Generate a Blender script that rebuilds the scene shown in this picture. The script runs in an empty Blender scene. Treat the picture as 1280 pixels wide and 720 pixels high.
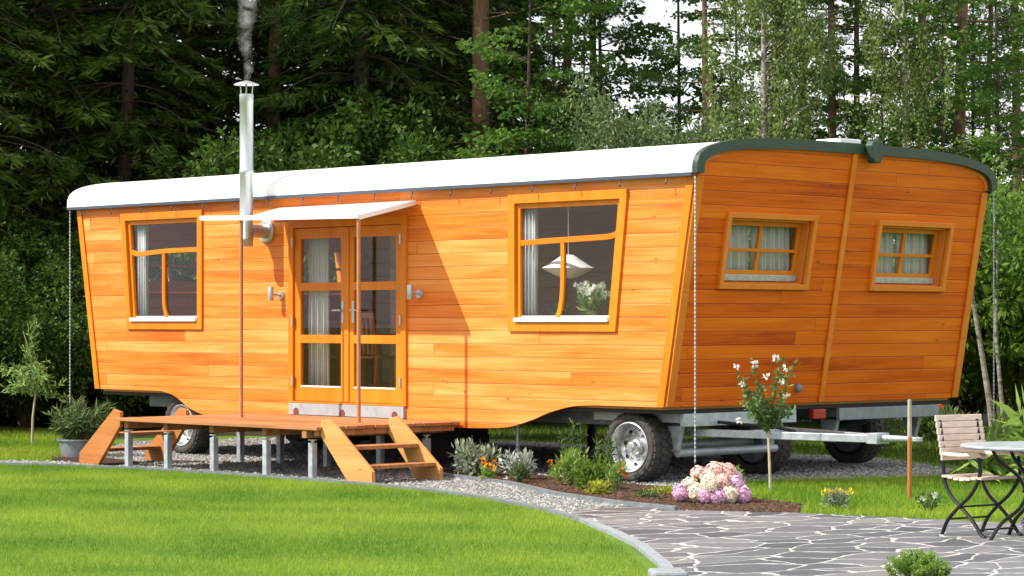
import bpy, bmesh, math, random
import numpy as np
from mathutils import Vector, Matrix
R = math.radians
rnd = random.Random(7)
rng = np.random.default_rng(11)
sc = bpy.context.scene
col = sc.collection

# ------------------------------------------------------------------ camera
F, CX, CY, CZ, YAW, HY = 3164.76, 28.3444, -19.5937, 1.7378, 0.8034, 401.65
cam = bpy.data.cameras.new('camera')
cam.sensor_width = 36.0
cam.lens = F / 1280 * 36
cam.shift_y = (HY - 360) / 1280
cam.clip_start = 0.5
cam.clip_end = 2000
cam_o = bpy.data.objects.new('camera', cam)
cam_o.location = (CX, CY, CZ)
cam_o.rotation_euler = (R(90), 0, YAW)
col.objects.link(cam_o)
sc.camera = cam_o

# ------------------------------------------------------------------ light
SUN_DIR = Vector((0.67, 1.0, -1.25)).normalized()      # direction the light travels
world = bpy.data.worlds.new('World')
sc.world = world
world.use_nodes = True
wn, wl = world.node_tree.nodes, world.node_tree.links
wn.clear()
w_out = wn.new('ShaderNodeOutputWorld')
w_bg = wn.new('ShaderNodeBackground')
w_sky = wn.new('ShaderNodeTexSky')
w_sky.sky_type = 'NISHITA'
w_sky.sun_disc = False
w_sky.sun_elevation = math.asin(-SUN_DIR.z)
w_sky.sun_rotation = math.atan2(-SUN_DIR.x, -SUN_DIR.y)
w_sky.dust_density = 2.0
w_tc = wn.new('ShaderNodeTexCoord')
w_map = wn.new('ShaderNodeMapping')
w_map.inputs['Scale'].default_value = (1.0, 1.0, 2.4)
w_no = wn.new('ShaderNodeTexNoise')
w_no.inputs['Scale'].default_value = 2.6
w_no.inputs['Detail'].default_value = 8
w_no.inputs['Roughness'].default_value = 0.6
w_ra = wn.new('ShaderNodeValToRGB')
w_ra.color_ramp.elements[0].position = 0.24
w_ra.color_ramp.elements[1].position = 0.50
w_mix = wn.new('ShaderNodeMix')
w_mix.data_type = 'RGBA'
w_mix.inputs['B'].default_value = (7.6, 7.7, 7.9, 1)
wl.new(w_tc.outputs['Generated'], w_map.inputs['Vector'])
wl.new(w_map.outputs['Vector'], w_no.inputs['Vector'])
wl.new(w_no.outputs['Fac'], w_ra.inputs['Fac'])
wl.new(w_ra.outputs['Color'], w_mix.inputs['Factor'])
wl.new(w_sky.outputs['Color'], w_mix.inputs['A'])
wl.new(w_mix.outputs['Result'], w_bg.inputs['Color'])
w_bg.inputs['Strength'].default_value = 0.115
wl.new(w_bg.outputs['Background'], w_out.inputs['Surface'])

sun = bpy.data.lights.new('sun', 'SUN')
sun.energy = 4.6
sun.angle = R(0.53)
sun.color = (1.0, 0.94, 0.84)
sun_o = bpy.data.objects.new('sun', sun)
sun_o.rotation_euler = SUN_DIR.to_track_quat('-Z', 'Y').to_euler()
sun_o.location = (-20, -30, 40)
col.objects.link(sun_o)

sc.view_settings.view_transform = 'Standard'
sc.view_settings.look = 'None'
sc.view_settings.exposure = 0.7
sc.view_settings.gamma = 1.0
sc.view_settings.use_curve_mapping = False
sc.render.engine = 'CYCLES'
sc.cycles.max_bounces = 8
sc.cycles.transparent_max_bounces = 12
sc.cycles.volume_step_rate = 2
sc.cycles.volume_bounces = 3

# ------------------------------------------------------------------ helpers
FWD = (-math.sin(YAW), math.cos(YAW))
RGT = (math.cos(YAW), math.sin(YAW))

def ground_at(px, depth):
    """ground point seen at horizontal picture position px, at a distance along the view"""
    a = (px - 640) / F * depth
    return (CX + FWD[0] * depth + RGT[0] * a, CY + FWD[1] * depth + RGT[1] * a)

def tag(o, label=None, cat=None, group=None, kind=None):
    if label: o['label'] = label
    if cat: o['category'] = cat
    if group: o['group'] = group
    if kind: o['kind'] = kind
    return o

def empty(name, loc=(0, 0, 0), rz=0.0):
    o = bpy.data.objects.new(name, None)
    o.empty_display_size = 0.2
    o.location = loc
    o.rotation_euler = (0, 0, rz)
    col.objects.link(o)
    return o

def thing(name, label, cat, loc=(0, 0, 0), rz=0.0, group=None):
    return tag(empty(name, loc, rz), label, cat, group)

def link(name, me, m=None, parent=None):
    o = bpy.data.objects.new(name, me)
    if m is not None and len(me.materials) == 0: me.materials.append(m)
    col.objects.link(o)
    if parent is not None: o.parent = parent
    return o

def kids(o):
    return [c for c in bpy.data.objects if c.parent == o]

def copy_tree(o, parent=None):
    c = o.copy()
    col.objects.link(c)
    c.parent = parent
    for ch in kids(o): copy_tree(ch, c)
    return c

class MB:
    def __init__(s): s.v = []; s.f = []
    def add(s, vs, fs):
        n = len(s.v)
        s.v += [tuple(v) for v in vs]
        s.f += [tuple(i + n for i in f) for f in fs]
        return s
    def box(s, x0, x1, y0, y1, z0, z1):
        return s.add([(x0,y0,z0),(x1,y0,z0),(x1,y1,z0),(x0,y1,z0),(x0,y0,z1),(x1,y0,z1),(x1,y1,z1),(x0,y1,z1)],
                     [(0,3,2,1),(4,5,6,7),(0,1,5,4),(1,2,6,5),(2,3,7,6),(3,0,4,7)])
    def bar(s, p, q, w, h, up=(0,0,1)):
        p, q = Vector(p), Vector(q)
        d = (q - p).normalized(); u = Vector(up)
        sd = d.cross(u)
        if sd.length < 1e-4: sd = d.cross(Vector((0,1,0)))
        sd.normalize(); u = sd.cross(d)
        vs = []
        for c in (p, q):
            for a, b in ((-1,-1),(1,-1),(1,1),(-1,1)):
                vs.append(c + sd * (a * w / 2) + u * (b * h / 2))
        return s.add(vs, [(0,1,2,3),(7,6,5,4),(0,4,5,1),(1,5,6,2),(2,6,7,3),(3,7,4,0)])
    def tube(s, pts, r, n=8, caps=True):
        pts = [Vector(p) for p in pts]
        rs = r if isinstance(r, (list, tuple)) else [r] * len(pts)
        vs = []; ref = None
        for i, p in enumerate(pts):
            d = (pts[min(i+1, len(pts)-1)] - pts[max(i-1, 0)]).normalized()
            if ref is None:
                ref = Vector((1,0,0)) if abs(d.x) < 0.8 else Vector((0,1,0))
            a = ref - d * ref.dot(d)
            if a.length < 1e-4: a = d.orthogonal()
            a.normalize(); b = d.cross(a); ref = a
            for k in range(n):
                t = 2 * math.pi * k / n
                vs.append(p + (a * math.cos(t) + b * math.sin(t)) * rs[i])
        fs = []
        for i in range(len(pts) - 1):
            for k in range(n):
                k2 = (k + 1) % n
                fs.append((i*n+k, i*n+k2, (i+1)*n+k2, (i+1)*n+k))
        if caps:
            fs.append(tuple(range(n - 1, -1, -1)))
            fs.append(tuple((len(pts)-1)*n + k for k in range(n)))
        return s.add(vs, fs)
    def lathe(s, prof, c, axis='z', n=32):
        """prof = [(radius, along)]; open ends unless radius 0"""
        vs = []; fs = []
        for (r, a) in prof:
            for k in range(n):
                t = 2 * math.pi * k / n
                x, y = r * math.cos(t), r * math.sin(t)
                if axis == 'z': p = (c[0]+x, c[1]+y, c[2]+a)
                elif axis == 'y': p = (c[0]+x, c[1]+a, c[2]+y)
                else: p = (c[0]+a, c[1]+x, c[2]+y)
                vs.append(p)
        for i in range(len(prof) - 1):
            for k in range(n):
                k2 = (k + 1) % n
                fs.append((i*n+k, i*n+k2, (i+1)*n+k2, (i+1)*n+k))
        return s.add(vs, fs)
    def sphere(s, c, rx, ry=None, rz=None, n=10, m=7):
        ry = rx if ry is None else ry; rz = rx if rz is None else rz
        vs = []; fs = []
        for i in range(m + 1):
            a = math.pi * i / m
            for k in range(n):
                t = 2 * math.pi * k / n
                vs.append((c[0]+rx*math.sin(a)*math.cos(t), c[1]+ry*math.sin(a)*math.sin(t), c[2]-rz*math.cos(a)))
        for i in range(m):
            for k in range(n):
                k2 = (k+1) % n
                fs.append((i*n+k, i*n+k2, (i+1)*n+k2, (i+1)*n+k))
        return s.add(vs, fs)
    def prism(s, poly, mapf, t0, t1):
        """poly 2D (convex-ish n-gon) swept between two offsets through mapf(a, b, t)"""
        n = len(poly)
        vs = [mapf(a, b, t0) for a, b in poly] + [mapf(a, b, t1) for a, b in poly]
        fs = [tuple(range(n - 1, -1, -1)), tuple(range(n, 2 * n))]
        for i in range(n):
            j = (i + 1) % n
            fs.append((i, j, n + j, n + i))
        return s.add(vs, fs)
    def ribbon(s, pts, w, mapf, t0, t1):
        """a bar of width w that follows a 2D path"""
        P = [Vector(p) for p in pts]; L = []; Q = []
        for i, p in enumerate(P):
            d = (P[min(i+1, len(P)-1)] - P[max(i-1, 0)]).normalized()
            nrm = Vector((-d.y, d.x)) * w / 2
            L.append(p + nrm); Q.append(p - nrm)
        for i in range(len(P) - 1):
            s.prism([Q[i], Q[i+1], L[i+1], L[i]], mapf, t0, t1)
        return s
    def build(s, name, m, parent=None, smooth=False, bevel=0.0, weld=False, angle=40):
        me = bpy.data.meshes.new(name)
        me.from_pydata(s.v, [], s.f)
        bm = bmesh.new(); bm.from_mesh(me)
        if weld: bmesh.ops.remove_doubles(bm, verts=bm.verts, dist=1e-5)
        bmesh.ops.recalc_face_normals(bm, faces=bm.faces)
        bm.to_mesh(me); bm.free()
        if smooth:
            me.polygons.foreach_set('use_smooth', [True] * len(me.polygons))
            me.set_sharp_from_angle(angle=R(angle))
        o = link(name, me, m, parent)
        if bevel:
            b = o.modifiers.new('bevel', 'BEVEL'); b.width = bevel; b.segments = 2; b.limit_method = 'ANGLE'
        return o

def plate(name, outer, holes, thick, mapf, m, parent=None, bevel=0.0):
    """a flat plate with holes: outline in 2D, extruded, mapped into place by mapf(a, b, c)"""
    cu = bpy.data.curves.new('outline', 'CURVE')
    cu.dimensions = '2D'; cu.fill_mode = 'BOTH'; cu.extrude = thick / 2
    for poly in [outer] + holes:
        sp = cu.splines.new('POLY'); sp.points.add(len(poly) - 1); sp.use_cyclic_u = True
        for p, (a, b) in zip(sp.points, poly): p.co = (a, b, 0, 1)
    co = bpy.data.objects.new('outline', cu); col.objects.link(co)
    dg = bpy.context.evaluated_depsgraph_get(); dg.update()
    me = bpy.data.meshes.new_from_object(co.evaluated_get(dg))
    bpy.data.objects.remove(co); bpy.data.curves.remove(cu)
    me.name = name
    for v in me.vertices: v.co = mapf(*v.co)
    bm = bmesh.new(); bm.from_mesh(me)
    bmesh.ops.remove_doubles(bm, verts=bm.verts, dist=1e-5)
    bmesh.ops.recalc_face_normals(bm, faces=bm.faces)
    bm.to_mesh(me); bm.free()
    me.materials.clear()
    o = link(name, me, m, parent)
    if bevel:
        b = o.modifiers.new('bevel', 'BEVEL'); b.width = bevel; b.segments = 2; b.limit_method = 'ANGLE'
    return o

def raw_mesh(name, V, nper, tint=None, smooth=False):
    """V: (n_faces*nper, 3) unshared corners"""
    nf = len(V) // nper
    me = bpy.data.meshes.new(name)
    me.vertices.add(len(V)); me.vertices.foreach_set('co', np.ascontiguousarray(V, np.float32).ravel())
    me.loops.add(len(V)); me.loops.foreach_set('vertex_index', np.arange(len(V), dtype=np.int32))
    me.polygons.add(nf)
    me.polygons.foreach_set('loop_start', np.arange(0, len(V), nper, dtype=np.int32))
    me.polygons.foreach_set('loop_total', np.full(nf, nper, np.int32))
    me.update(calc_edges=True)
    if tint is not None:
        at = me.attributes.new('tint', 'FLOAT', 'FACE')
        at.data.foreach_set('value', np.asarray(tint, np.float32))
    return me

def unit(a):
    return a / np.maximum(np.linalg.norm(a, axis=1, keepdims=True), 1e-9)

def leaf_quads(C, D, L, W, g=None, fold=0.0):
    """rhombic leaves: base C, direction D, random roll"""
    g = rng if g is None else g
    n = len(C)
    D = unit(D)
    S = unit(np.cross(D, g.normal(size=(n, 3))))
    L = np.broadcast_to(L, (n,))[:, None]; W = np.broadcast_to(W, (n,))[:, None]
    V = np.empty((n, 4, 3))
    V[:, 0] = C; V[:, 1] = C + D * L * 0.45 + S * W * 0.5
    V[:, 2] = C + D * L; V[:, 3] = C + D * L * 0.45 - S * W * 0.5
    return V.reshape(-1, 3)

def in_poly(P, poly):
    x, y = P[:, 0], P[:, 1]; ins = np.zeros(len(P), bool); n = len(poly)
    for i in range(n):
        x0, y0 = poly[i]; x1, y1 = poly[(i + 1) % n]
        c = ((y0 > y) != (y1 > y))
        xi = (x1 - x0) * (y - y0) / (y1 - y0 + 1e-12) + x0
        ins ^= c & (x < xi)
    return ins

def scatter_in(poly, n, g=rng):
    a = np.array(poly); lo, hi = a.min(0), a.max(0); out = []
    tot = 0
    while tot < n:
        p = lo + g.random((n * 2, 2)) * (hi - lo)
        px, d = view_px(p)
        p = p[in_poly(p, poly) & (px > -380) & (px < 1660) & (d > 10)]
        if len(p) == 0: break
        out.append(p); tot += len(p)
    return np.concatenate(out)[:n]

def view_px(p):
    dx, dy = p[:, 0] - CX, p[:, 1] - CY
    d = FWD[0] * dx + FWD[1] * dy
    r = RGT[0] * dx + RGT[1] * dy
    return 640 + F * r / np.maximum(d, 0.1), d

# ------------------------------------------------------------------ materials
def new_mat(name):
    m = bpy.data.materials.new(name); m.use_nodes = True
    nt = m.node_tree; nt.nodes.clear()
    out = nt.nodes.new('ShaderNodeOutputMaterial')
    return m, nt, nt.nodes, nt.links, out

def nd(nt, t, **kw):
    n = nt.nodes.new(t)
    for k, v in kw.items():
        if k in n.inputs: n.inputs[k].default_value = v
        else: setattr(n, k, v)
    return n

def mth(nt, op, a, b=None, c=None):
    n = nt.nodes.new('ShaderNodeMath'); n.operation = op
    for i, v in enumerate((a, b, c)):
        if v is None: continue
        if isinstance(v, (int, float)): n.inputs[i].default_value = v
        else: nt.links.new(v, n.inputs[i])
    return n.outputs[0]

def ramp(nt, fac, stops):
    n = nt.nodes.new('ShaderNodeValToRGB'); cr = n.color_ramp
    while len(cr.elements) < len(stops): cr.elements.new(0.5)
    for e, (p, c) in zip(cr.elements, stops):
        e.position = p; e.color = (*c, 1) if len(c) == 3 else c
    nt.links.new(fac, n.inputs['Fac'])
    return n.outputs['Color']

def mixc(nt, fac, a, b, mode='MIX'):
    n = nt.nodes.new('ShaderNodeMix'); n.data_type = 'RGBA'; n.blend_type = mode
    for s, v in (('Factor', fac), ('A', a), ('B', b)):
        if isinstance(v, (int, float)): n.inputs[s].default_value = v
        elif isinstance(v, tuple): n.inputs[s].default_value = (*v, 1) if len(v) == 3 else v
        else: nt.links.new(v, n.inputs[s])
    return n.outputs['Result']

def mat(name, c, rough=0.6, metal=0.0, var=0.0, vscale=8.0, bump=0.0, bscale=60.0, spec=0.5, c2=None, stretch=(1, 1, 1)):
    m, nt, N, Lk, out = new_mat(name)
    b = nd(nt, 'ShaderNodeBsdfPrincipled', Roughness=rough, Metallic=metal)
    b.inputs['Specular IOR Level'].default_value = spec
    b.inputs['Base Color'].default_value = (*c, 1)
    tc = N.new('ShaderNodeTexCoord')
    mp = N.new('ShaderNodeMapping'); mp.inputs['Scale'].default_value = stretch
    Lk.new(tc.outputs['Object'], mp.inputs['Vector'])
    if var or c2:
        no = nd(nt, 'ShaderNodeTexNoise', Scale=vscale, Detail=6.0, Roughness=0.62)
        Lk.new(mp.outputs['Vector'], no.inputs['Vector'])
        lo = tuple(x * (1 - var) for x in c); hi = c2 if c2 else tuple(min(1, x * (1 + var)) for x in c)
        Lk.new(ramp(nt, no.outputs['Fac'], [(0.3, lo), (0.7, hi)]), b.inputs['Base Color'])
        Lk.new(mth(nt, 'MULTIPLY_ADD', no.outputs['Fac'], 0.25, max(0.03, rough - 0.12)), b.inputs['Roughness'])
    if bump:
        n2 = nd(nt, 'ShaderNodeTexNoise', Scale=bscale, Detail=4.0)
        Lk.new(mp.outputs['Vector'], n2.inputs['Vector'])
        bp = nd(nt, 'ShaderNodeBump', Strength=bump, Distance=0.02)
        Lk.new(n2.outputs['Fac'], bp.inputs['Height']); Lk.new(bp.outputs['Normal'], b.inputs['Normal'])
    Lk.new(b.outputs['BSDF'], out.inputs['Surface'])
    return m

def wood(name, tints, axis='x', board=0.148, seg=6.5, knots=0.7, groove=True, rough=0.42, up='z'):
    """lacquered boards: every board its own tint, long grain, knots and a dark joint"""
    m, nt, N, Lk, out = new_mat(name)
    b = nd(nt, 'ShaderNodeBsdfPrincipled', Roughness=rough)
    b.inputs['Specular IOR Level'].default_value = 0.22
    tc = N.new('ShaderNodeTexCoord'); sp = N.new('ShaderNodeSeparateXYZ')
    Lk.new(tc.outputs['Object'], sp.inputs[0])
    U = sp.outputs['XYZ'.index(axis.upper())]; V = sp.outputs['XYZ'.index(up.upper())]
    third = [a for a in 'XYZ' if a not in (axis.upper(), up.upper())][0]
    T = sp.outputs['XYZ'.index(third)]
    vv = mth(nt, 'DIVIDE', V, board)
    idx = mth(nt, 'FLOOR', vv); fr = mth(nt, 'FRACT', vv)
    w1 = nd(nt, 'ShaderNodeTexWhiteNoise', noise_dimensions='1D'); Lk.new(idx, w1.inputs['W'])
    us = mth(nt, 'ADD', mth(nt, 'DIVIDE', U, seg), mth(nt, 'MULTIPLY', w1.outputs['Value'], 9.7))
    sg = mth(nt, 'FLOOR', us); sf = mth(nt, 'FRACT', us)
    cb = N.new('ShaderNodeCombineXYZ'); Lk.new(idx, cb.inputs[0]); Lk.new(sg, cb.inputs[1])
    w2 = nd(nt, 'ShaderNodeTexWhiteNoise', noise_dimensions='2D'); Lk.new(cb.outputs[0], w2.inputs['Vector'])
    rv = w2.outputs['Value']
    # grain
    gc = N.new('ShaderNodeCombineXYZ')
    Lk.new(mth(nt, 'MULTIPLY_ADD', rv, 31.0, mth(nt, 'MULTIPLY', U, 1.1)), gc.inputs[0])
    Lk.new(mth(nt, 'MULTIPLY', V, 42.0), gc.inputs[1]); Lk.new(mth(nt, 'MULTIPLY', T, 12.0), gc.inputs[2])
    g1 = nd(nt, 'ShaderNodeTexNoise', Scale=1.0, Detail=7.0, Roughness=0.65, Distortion=0.6)
    Lk.new(gc.outputs[0], g1.inputs['Vector'])
    g2c = N.new('ShaderNodeCombineXYZ')
    Lk.new(mth(nt, 'MULTIPLY_ADD', rv, 17.0, mth(nt, 'MULTIPLY', U, 0.55)), g2c.inputs[0])
    Lk.new(mth(nt, 'MULTIPLY', V, 5.0), g2c.inputs[1])
    g2 = nd(nt, 'ShaderNodeTexNoise', Scale=1.0, Detail=3.0); Lk.new(g2c.outputs[0], g2.inputs['Vector'])
    k = mth(nt, 'ADD', mth(nt, 'MULTIPLY', rv, 0.38), mth(nt, 'MULTIPLY', mth(nt, 'SUBTRACT', g2.outputs['Fac'], 0.5), 1.3))
    k = mth(nt, 'ADD', k, mth(nt, 'MULTIPLY', mth(nt, 'SUBTRACT', g1.outputs['Fac'], 0.5), 1.1))
    c = ramp(nt, mth(nt, 'ADD', k, 0.28), tints)
    if knots:
        kc = N.new('ShaderNodeCombineXYZ')
        Lk.new(mth(nt, 'MULTIPLY', U, 3.0), kc.inputs[0]); Lk.new(mth(nt, 'MULTIPLY', V, 7.0), kc.inputs[1])
        vo = nd(nt, 'ShaderNodeTexVoronoi', Scale=1.0); Lk.new(kc.outputs[0], vo.inputs['Vector'])
        kr = ramp(nt, vo.outputs['Distance'], [(0.03, (0, 0, 0)), (0.13, (1, 1, 1))])
        kf = mth(nt, 'MULTIPLY', mth(nt, 'SUBTRACT', 1.0, kr), mth(nt, 'GREATER_THAN', nd_sep(nt, vo.outputs['Color']), 0.55))
        dk = tuple(x * 0.33 for x in tints[0][1])
        c = mixc(nt, mth(nt, 'MULTIPLY', kf, knots), c, dk)
    h = mth(nt, 'MULTIPLY', g1.outputs['Fac'], 0.12)
    if groove:
        e = mth(nt, 'MINIMUM', fr, mth(nt, 'SUBTRACT', 1.0, fr))
        gr = mth(nt, 'SMOOTH_MIN', mth(nt, 'DIVIDE', e, 0.045), 1.0, 0.1)
        se = mth(nt, 'MULTIPLY', mth(nt, 'MINIMUM', sf, mth(nt, 'SUBTRACT', 1.0, sf)), seg)
        sr = mth(nt, 'MINIMUM', mth(nt, 'DIVIDE', se, 0.004), 1.0)
        gr = mth(nt, 'MINIMUM', gr, sr)
        gap = mth(nt, 'MINIMUM', mth(nt, 'DIVIDE', e, 0.022), 1.0)
        gap = mth(nt, 'MINIMUM', gap, sr)
        c = mixc(nt, mth(nt, 'MULTIPLY', mth(nt, 'SUBTRACT', 1.0, gap), 0.92), c, tuple(x * 0.2 for x in tints[0][1]))
        h = mth(nt, 'ADD', h, gr)
    bp = nd(nt, 'ShaderNodeBump', Strength=0.7, Distance=0.006); Lk.new(h, bp.inputs['Height'])
    Lk.new(bp.outputs['Normal'], b.inputs['Normal'])
    Lk.new(c, b.inputs['Base Color'])
    Lk.new(mth(nt, 'MULTIPLY_ADD', g1.outputs['Fac'], 0.3, rough - 0.12), b.inputs['Roughness'])
    Lk.new(b.outputs['BSDF'], out.inputs['Surface'])
    return m

def nd_sep(nt, colour):
    n = nt.nodes.new('ShaderNodeSeparateColor'); nt.links.new(colour, n.inputs[0]); return n.outputs[0]

def leafmat(name, dark, light, trans=0.3, rough=0.5):
    m, nt, N, Lk, out = new_mat(name)
    at = nd(nt, 'ShaderNodeAttribute', attribute_name='tint')
    c = ramp(nt, at.outputs['Fac'], [(0.0, dark), (1.0, light)])
    b = nd(nt, 'ShaderNodeBsdfPrincipled', Roughness=rough); Lk.new(c, b.inputs['Base Color'])
    b.inputs['Specular IOR Level'].default_value = 0.14
    t = N.new('ShaderNodeBsdfTranslucent'); Lk.new(c, t.inputs['Color'])
    mx = nd(nt, 'ShaderNodeMixShader'); mx.inputs[0].default_value = trans
    Lk.new(b.outputs[0], mx.inputs[1]); Lk.new(t.outputs[0], mx.inputs[2]); Lk.new(mx.outputs[0], out.inputs['Surface'])
    return m

def glassmat():
    m, nt, N, Lk, out = new_mat('window_glass')
    tr = nd(nt, 'ShaderNodeBsdfTransparent', Color=(0.975, 0.985, 0.98, 1))
    gl = nd(nt, 'ShaderNodeBsdfGlossy', Roughness=0.01)
    lw = nd(nt, 'ShaderNodeLayerWeight', Blend=0.5)
    fr = N.new('ShaderNodeMath'); fr.operation = 'MULTIPLY_ADD'
    Lk.new(mth(nt, 'POWER', lw.outputs['Facing'], 5.0), fr.inputs[0]); fr.inputs[1].default_value = 0.96; fr.inputs[2].default_value = 0.025
    mx = nd(nt, 'ShaderNodeMixShader')
    Lk.new(fr.outputs[0], mx.inputs[0]); Lk.new(tr.outputs[0], mx.inputs[1]); Lk.new(gl.outputs[0], mx.inputs[2])
    Lk.new(mx.outputs[0], out.inputs['Surface'])
    return m

M = {}
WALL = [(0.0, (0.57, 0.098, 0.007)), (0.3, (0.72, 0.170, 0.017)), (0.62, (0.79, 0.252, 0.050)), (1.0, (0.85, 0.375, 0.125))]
ENDW_SHADED = [(0.0, (0.40, 0.052, 0.001)), (0.35, (0.62, 0.108, 0.0015)), (0.7, (0.71, 0.152, 0.003)), (1.0, (0.78, 0.21, 0.007))]  # same larch made darker; the end wall's shade is in these tints
TRM = [(0.0, (0.60, 0.155, 0.012)), (0.5, (0.68, 0.21, 0.024)), (1.0, (0.74, 0.27, 0.045))]
FRM = [(0.0, (0.56, 0.150, 0.006)), (0.5, (0.64, 0.195, 0.010)), (1.0, (0.71, 0.245, 0.020))]
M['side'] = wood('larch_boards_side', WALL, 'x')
M['end'] = wood('larch_boards_end_shaded', ENDW_SHADED, 'y')
M['trim'] = wood('larch_trim', TRM, 'z', board=5.0, seg=20, knots=0.2, groove=False, up='x')
M['frame'] = wood('glazed_frame_wood', FRM, 'z', board=5.0, seg=20, knots=0.0, groove=False, rough=0.35, up='x')
M['rail'] = wood('glazed_rail_wood', FRM, 'x', board=5.0, seg=20, knots=0.0, groove=False, rough=0.35)
DECK = [(0.0, (0.25, 0.098, 0.036)), (0.5, (0.37, 0.160, 0.062)), (1.0, (0.48, 0.235, 0.105))]
M['deck'] = wood('deck_boards', DECK, 'x', board=0.142, seg=6, knots=0.3, up='y', rough=0.55)
STEP = [(0.0, (0.46, 0.21, 0.06)), (0.5, (0.60, 0.32, 0.11)), (1.0, (0.70, 0.43, 0.18))]
M['step_dark'] = wood('darker_step_timber', [(0.0, (0.34, 0.12, 0.03)), (0.5, (0.45, 0.18, 0.05)), (1.0, (0.55, 0.25, 0.08))], 'x', board=3.0, seg=10, knots=0.6, groove=False, rough=0.5)  # darker tints for the left steps
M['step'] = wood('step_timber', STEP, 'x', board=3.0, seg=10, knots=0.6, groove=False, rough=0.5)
INT = [(0.0, (0.62, 0.47, 0.38)), (0.5, (0.70, 0.56, 0.47)), (1.0, (0.78, 0.65, 0.56))]
M['inner'] = wood('interior_boards', INT, 'x', board=0.2, seg=8, knots=0.2, rough=0.6)
M['inner_end'] = wood('interior_boards_end', INT, 'y', board=0.2, seg=8, knots=0.2, rough=0.6)
M['darkwood'] = wood('chair_wood', [(0.0, (0.26, 0.08, 0.03)), (1.0, (0.44, 0.16, 0.065))], 'z', board=3, seg=9, groove=False, knots=0, up='x')
M['stake'] = wood('stake_wood', [(0.0, (0.34, 0.13, 0.04)), (1.0, (0.48, 0.22, 0.08))], 'z', board=3, seg=9, groove=False, knots=0, up='x')
M['slat'] = mat('pale_slat_wood', (0.70, 0.54, 0.45), 0.55, var=0.18, vscale=9, stretch=(1, 6, 6), bump=0.15)
M['roof'] = mat('white_roof_skin', (0.82, 0.82, 0.80), 0.5, var=0.05, vscale=2.5, bump=0.08, bscale=5)
M['green'] = mat('dark_green_band', (0.020, 0.044, 0.024), 0.5, var=0.35, vscale=5, bump=0.1, bscale=30)
M['gutter'] = mat('slate_grey_edge', (0.07, 0.085, 0.12), 0.4, metal=0.4)
M['steel'] = mat('stainless_pipe', (0.50, 0.52, 0.55), 0.42, metal=0.75, var=0.12, vscale=6, stretch=(6, 6, 0.6))
M['galv'] = mat('galvanised_steel', (0.46, 0.50, 0.55), 0.42, metal=0.55, var=0.22, vscale=14)
M['chassis'] = mat('pale_chassis_steel', (0.40, 0.43, 0.47), 0.45, metal=0.35, var=0.25, vscale=9)
M['steel_darker'] = mat('darker_frame_steel', (0.22, 0.24, 0.27), 0.5, metal=0.35, var=0.25, vscale=9)
M['drum'] = mat('axle_grey', (0.16, 0.18, 0.21), 0.5, metal=0.3, var=0.3)
M['rim'] = mat('silver_rim', (0.56, 0.57, 0.58), 0.36, metal=0.85, var=0.16, vscale=10)
M['tyre'] = mat('tyre_rubber', (0.030, 0.028, 0.027), 0.75, var=0.4, vscale=14, c2=(0.07, 0.06, 0.052), bump=0.2, bscale=120)
M['black'] = mat('black_underside', (0.018, 0.017, 0.016), 0.8, var=0.3)
M['iron'] = mat('black_wrought_iron', (0.012, 0.012, 0.014), 0.38, metal=0.3)
M['white'] = mat('white_paint', (0.78, 0.78, 0.77), 0.5)
M['cloth'] = mat('awning_cloth', (0.80, 0.80, 0.80), 0.75, bump=0.06, bscale=9)
M['pole'] = mat('copper_brown_pole', (0.42, 0.17, 0.07), 0.5, var=0.2, vscale=10, stretch=(4, 4, 0.5))
M['curtain'] = mat('curtain_cloth_shaded', (0.56, 0.56, 0.58), 0.85)  # white cloth greyed, its indoor shade put into the colour
M['concrete'] = mat('step_plate', (0.30, 0.315, 0.33), 0.7, var=0.14, vscale=7, bump=0.15)
M['edging'] = mat('slate_edging', (0.13, 0.15, 0.17), 0.7, var=0.3, vscale=14, bump=0.3)
M['edgestone'] = mat('pale_edging_stone', (0.22, 0.24, 0.26), 0.75, var=0.22, vscale=12, bump=0.3)
M['red'] = mat('red_lens', (0.32, 0.012, 0.010), 0.25)
M['rust'] = mat('rust_mark', (0.17, 0.03, 0.02), 0.7)
M['glass'] = glassmat()
M['table'] = mat('grey_table_top', (0.30, 0.33, 0.36), 0.32, var=0.18, vscale=9)
M['bark'] = mat('brown_bark', (0.060, 0.038, 0.026), 0.9, var=0.45, vscale=9, bump=0.9, bscale=16, stretch=(3, 3, 0.5))
M['pinebark'] = mat('reddish_pine_bark', (0.17, 0.080, 0.045), 0.9, var=0.45, vscale=7, bump=0.9, bscale=14, stretch=(3, 3, 0.6), c2=(0.24, 0.14, 0.09))
M['birchbark'] = mat('pale_birch_bark', (0.16, 0.13, 0.10), 0.8, var=0.55, vscale=6, bump=0.3, stretch=(1, 1, 3), c2=(0.40, 0.36, 0.30))
M['stem'] = mat('green_stem', (0.07, 0.11, 0.03), 0.7)
M['palestem'] = mat('pale_stem', (0.40, 0.35, 0.26), 0.7, var=0.25)
M['leaf_spruce'] = leafmat('spruce_needles', (0.022, 0.048, 0.007), (0.084, 0.135, 0.018), 0.25)
M['leaf_pine'] = leafmat('pine_needles', (0.040, 0.085, 0.022), (0.12, 0.19, 0.055), 0.3)
M['leaf_birch'] = leafmat('birch_leaves', (0.085, 0.135, 0.035), (0.22, 0.28, 0.085), 0.42)
M['leaf_beech'] = leafmat('beech_leaves', (0.062, 0.142, 0.022), (0.18, 0.30, 0.055), 0.48)
M['leaf_willow'] = leafmat('willow_leaves', (0.070, 0.115, 0.040), (0.19, 0.25, 0.100), 0.3)
M['leaf_dark'] = leafmat('dark_shrub_leaves', (0.024, 0.058, 0.009), (0.085, 0.150, 0.022), 0.3)
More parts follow.
